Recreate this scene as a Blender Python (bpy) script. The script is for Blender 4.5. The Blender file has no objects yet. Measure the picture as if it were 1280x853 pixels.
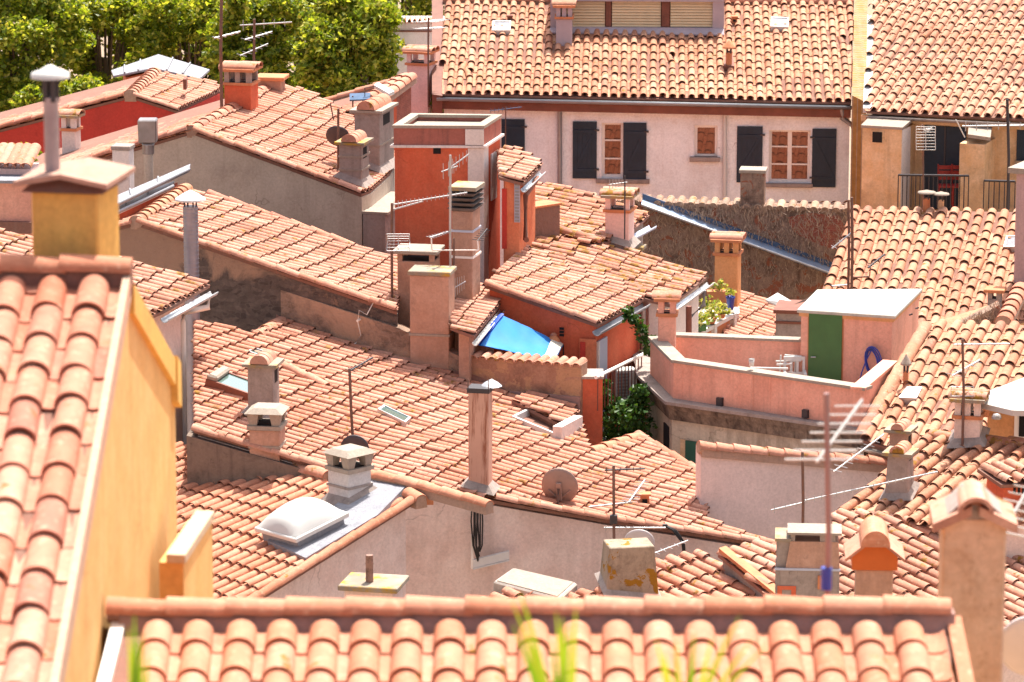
SUN_AZ,SUN_EL,SUN,SKY,EXPO,FSTOP=20,65,4.5,.14,1.08,5.0
import bpy, bmesh, math, random
import numpy as np
from mathutils import Vector, Matrix
random.seed(7); RNG=np.random.default_rng(11)
R=math.radians
sc=bpy.context.scene; COL=sc.collection
# ------------------------------------------------------------------ camera maths
F=5000.0; CX=640.0; CY=426.5; H=24.0
P=R(7.2)+math.atan(CY/F)
FW=Vector((0,math.cos(P),-math.sin(P))); UPV=Vector((0,math.sin(P),math.cos(P))); CAM=Vector((0,0,H))
def ray(px,py): return Vector((1,0,0))*((px-CX)/F)+UPV*(-(py-CY)/F)+FW
def at(px,py,Y):
    d=ray(px,py); return CAM+d*(Y/d.y)
def hitz(px,py,z):
    d=ray(px,py); return CAM+d*((z-H)/d.z)
def proj(p):
    q=Vector(p)-CAM; w=q.dot(FW); return (CX+F*q.x/w, CY-F*q.dot(UPV)/w)
class Plane:
    """sloping roof plane: a = azimuth of the downslope direction from -Y towards +X, s = slope"""
    def __init__(s,o,a,sl):
        s.o=Vector(o); s.a=R(a); s.s=R(sl)
        s.D=Vector((math.sin(s.a),-math.cos(s.a),0)); s.U=Vector((math.cos(s.a),math.sin(s.a),0))
        s.V=s.D*math.cos(s.s)-Vector((0,0,1))*math.sin(s.s); s.n=s.D*math.sin(s.s)+Vector((0,0,1))*math.cos(s.s)
    def hit(s,px,py):
        d=ray(px,py); return CAM+d*((s.o-CAM).dot(s.n)/d.dot(s.n))
    def z(s,x,y): return s.o.z-((x-s.o.x)*s.n.x+(y-s.o.y)*s.n.y)/s.n.z
    def poly(s,pts): return [s.hit(*p) for p in pts]
def rplane(px,py,Y,k=None,m=None,a=None,sl=None,tag=''):
    """roof plane from how its tile rows (k=dx/dy down) and courses (m=rise/run) lean at a pixel"""
    p=math.atan2(H-at(px,py,Y).z,Y)
    if a is None: a=math.degrees(math.atan(m/math.sin(p)))
    if sl is None:
        ar=R(a); sl=math.degrees(math.atan((math.sin(ar)/k-math.cos(ar)*math.sin(p))/math.cos(p)))
    print('ROOF',tag,'az %.1f slope %.1f  z %.2f dep %.1f'%(a,sl,at(px,py,Y).z,math.degrees(p)))
    return Plane(at(px,py,Y),a,sl)
class VP:
    """vertical wall plane through two points"""
    def __init__(s,p,q):
        s.o=Vector(p); d=Vector(q)-s.o; d.z=0; s.d=d.normalized(); s.n=Vector((s.d.y,-s.d.x,0))
        if s.n.y>0: s.n=-s.n; 
        s.rot=math.atan2(s.d.y,s.d.x)
    def hit(s,px,py):
        d=ray(px,py); return CAM+d*((s.o-CAM).dot(s.n)/d.dot(s.n))
    def tz(s,p): return (Vector(p)-s.o).dot(s.d),p.z
    def pt(s,t,z,out=0):
        q=s.o+s.d*t+s.n*out; return Vector((q.x,q.y,z))
    def rect(s,x0,y0,x1,y1):
        ym=(y0+y1)/2; xm=(x0+x1)/2
        return s.tz(s.hit(x0,ym))[0],s.tz(s.hit(x1,ym))[0],s.hit(xm,y1).z,s.hit(xm,y0).z
    def shift(s,out): return VP(s.o+s.n*out,s.o+s.n*out+s.d)
# ------------------------------------------------------------------ objects
GR=[None]
def tag(o,label=None,cat=None,group=None,kind=None):
    if label: o['label']=label
    if cat: o['category']=cat
    if group: o['group']=group
    if kind: o['kind']=kind
    return o
def thing(name,label,cat,loc=(0,0,0),rot=0,group=None):
    o=bpy.data.objects.new(name,None); COL.objects.link(o); o.empty_display_size=.3
    o.location=loc; o.rotation_euler=(0,0,rot); return tag(o,label,cat,group,'thing')
class MB:
    def __init__(s): s.v=[]; s.f=[]; s.sm=[]; s.mi=[]; s.m=0
    def add(s,vs,fs,smooth=False):
        b=len(s.v); s.v+= [tuple(p) for p in vs]
        for f in fs: s.f.append([b+i for i in f]); s.sm.append(smooth); s.mi.append(s.m)
        return s
    def box(s,x0,x1,y0,y1,z0,z1):
        return s.hexa([(x0,y0,z0),(x1,y0,z0),(x1,y1,z0),(x0,y1,z0)],[(x0,y0,z1),(x1,y0,z1),(x1,y1,z1),(x0,y1,z1)])
    def hexa(s,b,t):
        n=len(b); s.add(list(b)+list(t),[list(range(n))[::-1],list(range(n,2*n))]+[[i,(i+1)%n,n+(i+1)%n,n+i] for i in range(n)]); return s
    def prism(s,poly,vec):
        vec=Vector(vec); return s.hexa([Vector(p)+vec for p in poly],[Vector(p) for p in poly])
    def wbox(s,vp,x0,y0,x1,y1,out=.03,back=.02):
        a,b,c,d=vp.rect(x0,y0,x1,y1); return s.tbox(vp,a,b,c,d,out,back)
    def tbox(s,vp,a,b,c,d,out=.03,back=.02):
        return s.hexa([vp.pt(a,c,-back),vp.pt(b,c,-back),vp.pt(b,c,out),vp.pt(a,c,out)],[vp.pt(a,d,-back),vp.pt(b,d,-back),vp.pt(b,d,out),vp.pt(a,d,out)])
    def tube(s,pts,r,seg=7,r1=None,caps=True):
        pts=[Vector(p) for p in pts]; n=len(pts); rings=[]; up=None
        for i,p in enumerate(pts):
            t=(pts[min(i+1,n-1)]-pts[max(i-1,0)]).normalized()
            ref=Vector((0,0,1)) if abs(t.z)<.9 else Vector((1,0,0))
            x=t.cross(ref).normalized(); y=t.cross(x).normalized()
            rr=r if r1 is None else r+(r1-r)*i/max(1,n-1)
            rings.append([p+x*rr*math.cos(2*math.pi*k/seg)+y*rr*math.sin(2*math.pi*k/seg) for k in range(seg)])
        vs=[q for g in rings for q in g]; fs=[]
        for i in range(n-1):
            for k in range(seg):
                a=i*seg+k; b=i*seg+(k+1)%seg; fs.append([a,b,b+seg,a+seg])
        s.add(vs,fs,True)
        if caps: s.add(rings[0],[list(range(seg))]); s.add(rings[-1],[list(range(seg))])
        return s
    def lathe(s,prof,o=(0,0,0),seg=16,smooth=True):
        o=Vector(o); vs=[]
        for r,z in prof:
            for k in range(seg): vs.append(o+Vector((r*math.cos(2*math.pi*k/seg),r*math.sin(2*math.pi*k/seg),z)))
        fs=[]
        for i in range(len(prof)-1):
            for k in range(seg):
                a=i*seg+k; b=i*seg+(k+1)%seg; fs.append([a,b,b+seg,a+seg])
        return s.add(vs,fs,smooth)
    def barrel(s,p,q,r,h=None,seg=8,t=.015,up=(0,0,1),r1=None,closed=False):
        """one half-round tile lying from p to q (open side down)"""
        p=Vector(p); q=Vector(q); d=(q-p).normalized(); up=Vector(up); x=d.cross(up).normalized(); up=x.cross(d).normalized()
        h=h or r; r1=r1 or r; k1=r1/r
        def ring(c,rr,hh): return [c+x*rr*math.cos(math.pi*i/seg)+up*hh*math.sin(math.pi*i/seg) for i in range(seg+1)]
        A=ring(p,r,h);B=ring(q,r1,h*k1);Ai=ring(p,r-t,h-t);Bi=ring(q,r1-t,h*k1-t); n=seg+1
        s.add(A+B,[[i,i+1,n+i+1,n+i] for i in range(seg)],True)
        s.add(Ai+Bi,[[i,n+i,n+i+1,i+1] for i in range(seg)],True)
        s.add(A+Ai,[[i,n+i,n+i+1,i+1] for i in range(seg)]); s.add(B+Bi,[[i,i+1,n+i+1,n+i] for i in range(seg)])
        if closed: s.add(Ai,[list(range(n))]); s.add(Bi,[list(range(n))])
        return s
    def build(s,name,mats,parent=None,label=None,bevel=0,recalc=True):
        me=bpy.data.meshes.new(name); inv=parent.matrix_basis.inverted() if parent is not None else Matrix()
        if parent is not None and parent.parent is not None: inv=inv@parent.parent.matrix_basis.inverted()
        vs=[inv@Vector(p) for p in s.v] if parent is not None else s.v
        o=bpy.data.objects.new(name,me); COL.objects.link(o)
        if parent is None:
            c=Vector((sum(p[0] for p in vs)/len(vs),sum(p[1] for p in vs)/len(vs),min(p[2] for p in vs))); vs=[Vector(p)-c for p in vs]; o.location=c
        else: o.parent=parent
        me.from_pydata([tuple(p) for p in vs],[],s.f)
        for pl,a,m in zip(me.polygons,s.sm,s.mi): pl.use_smooth=a; pl.material_index=m
        bm=bmesh.new(); bm.from_mesh(me)
        if recalc: bmesh.ops.recalc_face_normals(bm,faces=bm.faces)
        bmesh.ops.triangulate(bm,faces=[f for f in bm.faces if len(f.verts)>4])
        if recalc and bevel:
            es=[e for e in bm.edges if len(e.link_faces)==2 and e.calc_face_angle(0)>.6 and not e.link_faces[0].smooth]
            bmesh.ops.bevel(bm,geom=es,offset=bevel,segments=1,affect='EDGES',clamp_overlap=True)
        bm.to_mesh(me); bm.free()
        for m in (mats if isinstance(mats,(list,tuple)) else [mats]): me.materials.append(m)
        if label: o['label']=label
        return o
    # local-coordinate build for rotated things
    def lbuild(s,name,mats,parent,label=None,bevel=0):
        M=parent.matrix_basis if parent.parent is None else parent.parent.matrix_basis@parent.matrix_basis
        t=MB(); t.v=[tuple(M@Vector(p)) for p in s.v]; t.f=s.f; t.sm=s.sm; t.mi=s.mi
        return t.build(name,mats,parent,label,bevel)
def fix(t): t.matrix_basis=Matrix.Translation(t.location)@Matrix.Rotation(t.rotation_euler.z,4,'Z'); return t
# ------------------------------------------------------------------ materials
MATS={}
def newmat(name):
    m=bpy.data.materials.new(name); m.use_nodes=True; nt=m.node_tree; nt.nodes.clear()
    out=nt.nodes.new('ShaderNodeOutputMaterial'); b=nt.nodes.new('ShaderNodeBsdfPrincipled'); nt.links.new(b.outputs[0],out.inputs[0])
    return m,nt,b,out
def N(nt,t,**k):
    n=nt.nodes.new('ShaderNode'+t)
    for a,v in k.items():
        if a in n.inputs.keys(): n.inputs[a].default_value=v
        else: setattr(n,a,v)
    return n
def ramp(nt,stops,src):
    r=nt.nodes.new('ShaderNodeValToRGB'); el=r.color_ramp.elements
    while len(el)<len(stops): el.new(.5)
    for e,(p,c) in zip(el,stops): e.position=p; e.color=(*c,1) if len(c)==3 else c
    nt.links.new(src,r.inputs[0]); return r.outputs[0]
def mix(nt,fac,a,b,mode='MIX'):
    n=nt.nodes.new('ShaderNodeMix'); n.data_type='RGBA'; n.blend_type=mode
    for s,i in ((fac,0),(a,6),(b,7)):
        if hasattr(s,'is_output'): nt.links.new(s,n.inputs[i])
        else: n.inputs[i].default_value=s if i==0 else ((*s,1) if len(s)==3 else s)
    return n.outputs[2]
def noise(nt,scale,detail=4,rough=.6,vec=None,dist=0):
    n=N(nt,'TexNoise',Scale=scale,Detail=detail,Roughness=rough,Distortion=dist)
    if vec is not None: nt.links.new(vec,n.inputs['Vector'])
    return n.outputs[0]
def coords(nt,scale=(1,1,1)):
    g=N(nt,'NewGeometry'); mp=N(nt,'Mapping'); nt.links.new(g.outputs['Position'],mp.inputs[0]); mp.inputs['Scale'].default_value=scale; return mp.outputs[0]
def g3(v): return (v,v,v)
def bump(nt,b,h,st,d=.02):
    n=N(nt,'Bump',Strength=st,Distance=d); nt.links.new(h,n.inputs['Height']); nt.links.new(n.outputs[0],b.inputs['Normal'])
def tilemat(name,cols,lichen=.0,dark=.25,lc=(.33,.165,.018)):
    m,nt,b,_=newmat(name); at_=N(nt,'Attribute',attribute_name='rnd'); v=coords(nt)
    n=len(cols); c=ramp(nt,[(i/(n-1),q) for i,q in enumerate(cols)],at_.outputs['Fac'])
    c=mix(nt,1,c,ramp(nt,[(.36,(1.03,1.05,1.05)),(.5,g3(1)),(.66,(.86,.78,.73))],noise(nt,.45,4,.6,v)),'MULTIPLY')
    c=mix(nt,1,c,ramp(nt,[(.3,g3(.80)),(.7,g3(1.12))],noise(nt,9,4,.7,v)),'MULTIPLY')
    c=mix(nt,ramp(nt,[(.52,g3(0)),(.75,g3(dark))],noise(nt,1.3,6,.75,v)),c,(.16,.085,.05))
    c=mix(nt,ramp(nt,[(.56,g3(0)),(.72,g3(.35))],noise(nt,22,3,.6,v)),c,(.75,.52,.36))
    if lichen>0:
        f=N(nt,'Math',operation='MULTIPLY'); 
        nt.links.new(ramp(nt,[(.66-.16*lichen,g3(0)),(.70-.12*lichen,g3(1))],noise(nt,5,5,.7,v)),f.inputs[0])
        nt.links.new(ramp(nt,[(.5-.25*lichen,g3(0)),(.62-.2*lichen,g3(1))],noise(nt,.55,2,.5,v)),f.inputs[1])
        c=mix(nt,f.outputs[0],c,ramp(nt,[(.35,lc),(.6,(lc[0]*.55,lc[1]*.5,lc[2]*.8))],noise(nt,14,3,.6,v)))
    nt.links.new(c,b.inputs['Base Color']); b.inputs['Roughness'].default_value=.8; b.inputs['Specular IOR Level'].default_value=.25
    bump(nt,b,noise(nt,60,3,.6,v),.25,.01); return m
def plaster(name,col,stain=(.25,.19,.15),amt=.5,light=None,sc=1.0,patch=None,pamt=.5,streak=.35,bs=.3):
    m,nt,b,_=newmat(name); v=coords(nt)
    c=mix(nt,ramp(nt,[(.35,g3(0)),(.7,g3(1))],noise(nt,2.2*sc,6,.65,v)),col,light or tuple(min(1,q*1.12) for q in col))
    c=mix(nt,ramp(nt,[(.5,g3(0)),(.72,g3(amt))],noise(nt,.8*sc,6,.7,v,.6)),c,stain)
    if streak: c=mix(nt,ramp(nt,[(.52,g3(0)),(.75,g3(streak))],noise(nt,1,5,.65,coords(nt,(3.5*sc,3.5*sc,.25*sc)))),c,stain)
    if patch: c=mix(nt,ramp(nt,[(.62-.2*pamt,g3(0)),(.64-.2*pamt,g3(1))],noise(nt,1.1*sc,5,.6,v,.8)),c,patch)
    nd=N(nt,'TexNoise',Scale=1.7*sc,Detail=4.0); nt.links.new(v,nd.inputs['Vector']); vd=N(nt,'VectorMath',operation='MULTIPLY_ADD'); nt.links.new(nd.outputs['Color'],vd.inputs[0]); vd.inputs[1].default_value=(.9,.9,.9); nt.links.new(v,vd.inputs[2])
    ve=N(nt,'TexVoronoi',Scale=.8*sc,feature='DISTANCE_TO_EDGE'); nt.links.new(vd.outputs[0],ve.inputs['Vector'])
    cr=N(nt,'Math',operation='MULTIPLY'); nt.links.new(ramp(nt,[(.0,g3(.5)),(.008,g3(0))],ve.outputs['Distance']),cr.inputs[0]); nt.links.new(ramp(nt,[(.54,g3(0)),(.66,g3(1))],noise(nt,.9*sc,3,.6,v)),cr.inputs[1])
    c=mix(nt,cr.outputs[0],c,tuple(q*.5 for q in stain))
    c=mix(nt,ramp(nt,[(.60,g3(0)),(.66,g3(.55*amt))],noise(nt,5*sc,6,.75,v,.4)),c,stain)
    c=mix(nt,1,c,ramp(nt,[(.25,g3(.82)),(.75,g3(1.1))],noise(nt,25,4,.7,v)),'MULTIPLY')
    nt.links.new(c,b.inputs['Base Color']); b.inputs['Roughness'].default_value=.92; b.inputs['Specular IOR Level'].default_value=.15
    bump(nt,b,noise(nt,12*sc,6,.7,v),bs,.02); return m
def stone(name,c1,c2,mortar,scale=6,plast=None,pz=None,bs=.8):
    m,nt,b,_=newmat(name); v=coords(nt,(1,1,1.9))
    nd=N(nt,'TexNoise',Scale=3.0,Detail=3.0); nt.links.new(coords(nt),nd.inputs['Vector']); vd=N(nt,'VectorMath',operation='MULTIPLY_ADD'); nt.links.new(nd.outputs['Color'],vd.inputs[0]); vd.inputs[1].default_value=(.45,.45,.45); nt.links.new(v,vd.inputs[2]); v=vd.outputs[0]
    vo=N(nt,'TexVoronoi',Scale=scale); nt.links.new(v,vo.inputs['Vector']); ve=N(nt,'TexVoronoi',Scale=scale,feature='DISTANCE_TO_EDGE'); nt.links.new(v,ve.inputs['Vector'])
    sp=N(nt,'SeparateColor'); nt.links.new(vo.outputs['Color'],sp.inputs[0])
    c=mix(nt,sp.outputs[0],c1,c2); c=mix(nt,ramp(nt,[(.02,g3(1)),(.1,g3(0))],ve.outputs['Distance']),c,mortar)
    c=mix(nt,1,c,ramp(nt,[(.25,g3(.55)),(.75,g3(1.35))],noise(nt,5,7,.75,coords(nt))),'MULTIPLY')
    if plast:
        n=noise(nt,.9,6,.65,coords(nt),.7)
        if pz is not None:
            g=N(nt,'NewGeometry'); s=N(nt,'SeparateXYZ'); nt.links.new(g.outputs['Position'],s.inputs[0])
            mr=N(nt,'MapRange'); mr.inputs['From Min'].default_value=pz-.6; mr.inputs['From Max'].default_value=pz+.6; mr.inputs['To Min'].default_value=-.22; mr.inputs['To Max'].default_value=.22
            nt.links.new(s.outputs[2],mr.inputs[0]); ad=N(nt,'Math',operation='ADD'); nt.links.new(n,ad.inputs[0]); nt.links.new(mr.outputs[0],ad.inputs[1]); n=ad.outputs[0]
        c=mix(nt,ramp(nt,[(.44,g3(0)),(.47,g3(.35)),(.53,g3(1))],n),c,mix(nt,noise(nt,6,5,.7,coords(nt)),tuple(q*.8 for q in plast),tuple(q*1.15 for q in plast)))
    nt.links.new(c,b.inputs['Base Color']); b.inputs['Roughness'].default_value=.95
    bump(nt,b,noise(nt,14,6,.7,coords(nt)),bs,.05); return m
def brickmat(name,c1,c2,mortar,scale=6.5,axis='x'):
    m,nt,b,_=newmat(name); g=N(nt,'NewGeometry'); s=N(nt,'SeparateXYZ'); nt.links.new(g.outputs['Position'],s.inputs[0]); cb=N(nt,'CombineXYZ')
    ad=N(nt,'Math',operation='ADD'); nt.links.new(s.outputs[0],ad.inputs[0]); nt.links.new(s.outputs[1],ad.inputs[1])
    nt.links.new(ad.outputs[0],cb.inputs[0]); nt.links.new(s.outputs[2 if axis!='y' else 1],cb.inputs[1])
    br=N(nt,'TexBrick',Scale=scale); br.inputs['Color1'].default_value=(*c1,1); br.inputs['Color2'].default_value=(*c2,1); br.inputs['Mortar'].default_value=(*mortar,1)
    nt.links.new(cb.outputs[0],br.inputs['Vector']); c=mix(nt,1,br.outputs[0],ramp(nt,[(.25,g3(.65)),(.75,g3(1.25))],noise(nt,7,5,.7,coords(nt))),'MULTIPLY')
    nt.links.new(c,b.inputs['Base Color']); b.inputs['Roughness'].default_value=.9; bump(nt,b,br.outputs[1],-.4,.02); return m
def paint(name,col,rough=.5,metal=0,var=.12,wear=None,wamt=.4,spec=.4,sc=4,streak=0):
    m,nt,b,_=newmat(name); v=coords(nt)
    c=mix(nt,1,(*col,1),ramp(nt,[(.3,g3(1-var)),(.7,g3(1+var))],noise(nt,sc,5,.65,v)),'MULTIPLY')
    if wear: c=mix(nt,ramp(nt,[(.5,g3(0)),(.64,g3(wamt))],noise(nt,sc*1.4,6,.7,v if not streak else coords(nt,(6,6,.5)))),c,wear)
    nt.links.new(c,b.inputs['Base Color']); b.inputs['Roughness'].default_value=rough; b.inputs['Metallic'].default_value=metal; b.inputs['Specular IOR Level'].default_value=spec
    return m
def leafmat(name,cols,tr=.45):
    m,nt,b,out=newmat(name); a=N(nt,'Attribute',attribute_name='rnd'); n=len(cols)
    c=ramp(nt,[(i/(n-1),q) for i,q in enumerate(cols)],a.outputs['Fac'])
    nt.links.new(c,b.inputs['Base Color']); b.inputs['Roughness'].default_value=.45; b.inputs['Specular IOR Level'].default_value=.3
    t=N(nt,'BsdfTranslucent'); nt.links.new(mix(nt,1,c,(1.5,1.5,.5,1),'MULTIPLY'),t.inputs[0]); mx=N(nt,'MixShader'); mx.inputs[0].default_value=tr
    nt.links.new(b.outputs[0],mx.inputs[1]); nt.links.new(t.outputs[0],mx.inputs[2]); nt.links.new(mx.outputs[0],out.inputs[0]); return m
def glassmat(name,col,mirror=.3):
    m,nt,b,out=newmat(name); b.inputs['Base Color'].default_value=(*col,1); b.inputs['Roughness'].default_value=.15
    g=N(nt,'BsdfGlossy'); g.inputs['Roughness'].default_value=.01; g.inputs['Color'].default_value=(1,.62,.48,1) if name=='window_glass' else (1,1,1,1); mx=N(nt,'MixShader'); mx.inputs[0].default_value=mirror
    nt.links.new(b.outputs[0],mx.inputs[1]); nt.links.new(g.outputs[0],mx.inputs[2]); nt.links.new(mx.outputs[0],out.inputs[0]); return m
TN=tilemat('salmon_tiles',[(0.430,0.175,0.107),(0.490,0.217,0.143),(0.540,0.259,0.180),(0.460,0.190,0.118),(0.560,0.285,0.205),(0.400,0.158,0.098)],.5,.14)
TO=tilemat('weathered_tiles',[(0.470,0.219,0.146),(0.530,0.268,0.187),(0.410,0.177,0.114),(0.560,0.305,0.224),(0.480,0.230,0.156),(0.380,0.182,0.130)],.58,.2)
TF=tilemat('straw_tiles',[(0.456,0.200,0.113),(0.514,0.248,0.148),(0.388,0.151,0.084),(0.543,0.288,0.187),(0.475,0.220,0.128),(0.349,0.151,0.099)],.4,.15)
TP=tilemat('pale_pink_tiles',[(0.466,0.214,0.132),(0.513,0.256,0.163),(0.408,0.180,0.109),(0.533,0.285,0.186),(0.380,0.190,0.124)],.38,.12)
TM=tilemat('mossy_tiles',[(.45,.185,.115),(.52,.24,.165),(.35,.14,.09),(.54,.28,.20),(.42,.18,.12)],.95,.35)
TB=tilemat('orange_tiles',[(0.490,0.188,0.103),(0.540,0.228,0.138),(0.510,0.202,0.118),(0.550,0.253,0.163),(0.470,0.178,0.099)],.15,.08)
TG=tilemat('pink_orange_tiles',[(0.480,0.173,0.102),(0.540,0.230,0.152),(0.440,0.152,0.088),(0.560,0.272,0.186),(0.400,0.146,0.098)],.2,.12)
TD=tilemat('dirty_tiles',[(.26,.17,.12),(.36,.24,.17),(.20,.13,.10),(.42,.29,.2)],.5,.5)
MORT=plaster('mortar',(.42,.27,.20),amt=.4,sc=3); TGAP=plaster('tile_gap_shade',(.17,.085,.06),(.06,.03,.025),.5,sc=3); DMORT=plaster('dark_mortar',(.24,.12,.09),amt=.4,sc=3)  # second of these: shadow gap at tile ends, put into the colour
P_FAR=plaster('pale_lilac_plaster',(.81,.82,.83),(.5,.4,.35),.35,streak=.3)
P_OCH=plaster('ochre_plaster',(.68,.42,.22),(.28,.18,.11),.6,light=(.78,.56,.36),sc=1.2,streak=.45)
P_GREY=plaster('grey_beige_plaster',(.50,.42,.34),(.28,.20,.15),.5,streak=.35)
P_DGREY=plaster('grey_cement',(.33,.27,.24),(.14,.11,.10),.6,sc=2,streak=.5)
P_RED=plaster('red_plaster',(.58,.115,.055),(.34,.08,.05),.45,light=(.64,.165,.085),streak=.4)
P_RED2=plaster('orange_red_plaster',(.62,.17,.08),(.40,.12,.07),.5,light=(.70,.26,.14),streak=.55)
P_CRIM=plaster('crimson_plaster',(.50,.055,.04),(.30,.05,.04),.3,streak=.2)
P_PINK=plaster('pink_plaster',(.76,.36,.26),(.44,.22,.16),.4,light=(.82,.43,.32),streak=.5)
P_PPINK=plaster('pale_pink_plaster',(.74,.52,.48),(.5,.34,.3),.25,streak=.2)
P_WALL=plaster('pink_grey_plaster',(.73,.55,.48),(.46,.31,.25),.55,light=(.80,.66,.59),streak=.4,sc=.8)
P_WHITE=plaster('off_white_plaster',(.70,.62,.58),(.45,.36,.3),.25,streak=.25)
P_ORG=plaster('yellow_orange_plaster',(.70,.39,.14),(.52,.27,.09),.4,light=(.76,.47,.20),streak=.5,sc=1.5,bs=.15)
P_ORG2=plaster('orange_plaster',(.66,.31,.13),(.4,.2,.08),.35,light=(.70,.36,.17))
P_YEL=plaster('yellow_plaster',(.76,.46,.13),(.46,.24,.07),.5,light=(.68,.42,.13),sc=2)
P_SALM=plaster('salmon_cement',(.44,.25,.175),(.22,.13,.10),.6,light=(.52,.32,.24),sc=1.5,streak=.4)
P_TALL=plaster('tan_cement',(.60,.38,.26),(.36,.20,.10),.6,light=(.70,.49,.36),sc=3,streak=.2)
S_DARK=stone('dark_rubble_wall',(.07,.05,.045),(.16,.115,.095),(.12,.09,.075),8,(.36,.22,.15),11.75)
S_RED=plaster('reddish_rubble_wall',(.34,.18,.12),(.16,.09,.07),.8,sc=2,light=(.44,.26,.18),patch=(.46,.27,.16),pamt=.45,bs=1)
S_CONC=plaster('mossy_cement',(.34,.27,.2),(.07,.05,.04),.8,sc=2.5,patch=(.30,.15,.02),pamt=.3)
S_VINE=plaster('vine_covered_wall',(.29,.19,.145),(.085,.055,.045),.9,sc=3,light=(.40,.28,.21),patch=(.34,.13,.08),pamt=.25,bs=1.2,streak=.9)
BRK=brickmat('red_brick',(.28,.07,.05),(.36,.11,.07),(.30,.17,.13),7)
BRKY=brickmat('yellow_lichen_brick',(.36,.20,.09),(.38,.19,.04),(.36,.27,.19),2.4,'y')
ZN=paint('zinc',(.55,.56,.58),.4,.6,.12,(.35,.34,.34),.4); ZND=paint('dull_zinc',(.30,.30,.32),.5,.5)
STEEL=paint('galvanised_steel',(.27,.25,.25),.4,.8,.15,(.2,.15,.12),.3)
MAST=paint('rusty_mast',(.16,.09,.07),.7,.2,.2,(.28,.11,.05),.5); ALU=paint('aluminium',(.45,.44,.44),.4,.5)
DARKM=paint('dark_metal',(.05,.045,.05),.5,.3); NAVY=paint('navy_paint',(.011,.026,.046),.5,0,.2,spec=.35)
WHITE=paint('white_paint',(.60,.58,.55),.5,0,.04,(.5,.45,.4),.2); CREAM=paint('cream_paint',(.84,.78,.72),.55,0,.05)
BROWNW=paint('brown_wood',(.19,.065,.04),.7,0,.25); LOUV=paint('straw_louvre',(.74,.58,.36),.6,0,.08)
LILAC=paint('lilac_grey_render',(.40,.33,.36),.85,0,.1); GREEN=paint('green_paint',(.045,.13,.035),.5,0,.1)
DGREEN=paint('dark_green_paint',(.02,.09,.06),.5,0,.15); BLUE=paint('blue_plastic',(.02,.05,.35),.35,0,.1,spec=.5)
TARP=paint('sky_blue_tarp',(.025,.20,.58),.55,0,.12,sc=3,spec=.2); TARPD=paint('deep_blue_tarp',(.01,.06,.45),.4); PALEB=paint('pale_tarp_edge',(.52,.49,.42),.7,0,.15)
SLATEB=paint('grey_blue_paint',(.42,.45,.55),.55,0,.06); GUTB=paint('blue_lead_gutter',(.06,.11,.20),.45,.3,.25)
DISH=paint('brown_dish',(.33,.21,.17),.5,0,.1,(.2,.12,.1),.3); DISHD=paint('dark_dish',(.06,.045,.05),.5,0,.15); DISHW=paint('pale_dish',(.62,.54,.52),.5,0,.06)
TERRA=paint('terracotta',(.52,.20,.09),.8,0,.15,(.3,.1,.05),.3); TERRAO=paint('orange_terracotta',(.52,.115,.02),.75,0,.1); CONCR=plaster('pale_concrete',(.34,.28,.23),(.25,.21,.18),.5,sc=3)
WCONC=plaster('whitewashed_block',(.55,.51,.49),(.36,.30,.28),.45,sc=3,streak=.5)
RUST=paint('rust_streaked_flue',(.60,.34,.25),.7,0,.1,(.24,.055,.015),.95,sc=1.2,streak=1); LICH=paint('lichen_slab',(.27,.22,.17),.9,0,.25,(.42,.24,.02),1,sc=2.2)
DOME=paint('white_acrylic_dome',(.52,.51,.49),.3,0,.03,spec=.5); LEAD=plaster('lead_flashing',(.33,.33,.36),(.20,.20,.23),.6,sc=5,bs=1.0,streak=.3)
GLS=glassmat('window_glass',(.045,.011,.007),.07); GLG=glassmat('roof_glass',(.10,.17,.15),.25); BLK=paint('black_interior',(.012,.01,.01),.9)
CABLE=paint('black_cable',(.015,.013,.013),.5); CANV=paint('white_canvas',(.50,.48,.45),.8,0,.03); CHRED=paint('red_plastic',(.25,.015,.015),.4)
BARK=paint('bark',(.14,.10,.07),.9,0,.3); LF=leafmat('plane_leaves',[(.07,.11,.012),(.16,.215,.02),(.31,.35,.035),(.58,.52,.12)],.48); LFI=leafmat('ivy_leaves',[(.02,.06,.012),(.04,.10,.02),(.08,.15,.03)],.25)
DRY=paint('dry_creeper_stems',(.40,.29,.21),.95,0,.4,sc=9); GRASS=leafmat('grass_blades',[(.10,.22,.01),(.2,.30,.02),(.38,.36,.05)],.4); PLNT=leafmat('potted_leaves',[(.12,.2,.03),(.3,.3,.06),(.5,.45,.2)],.4)
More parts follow.
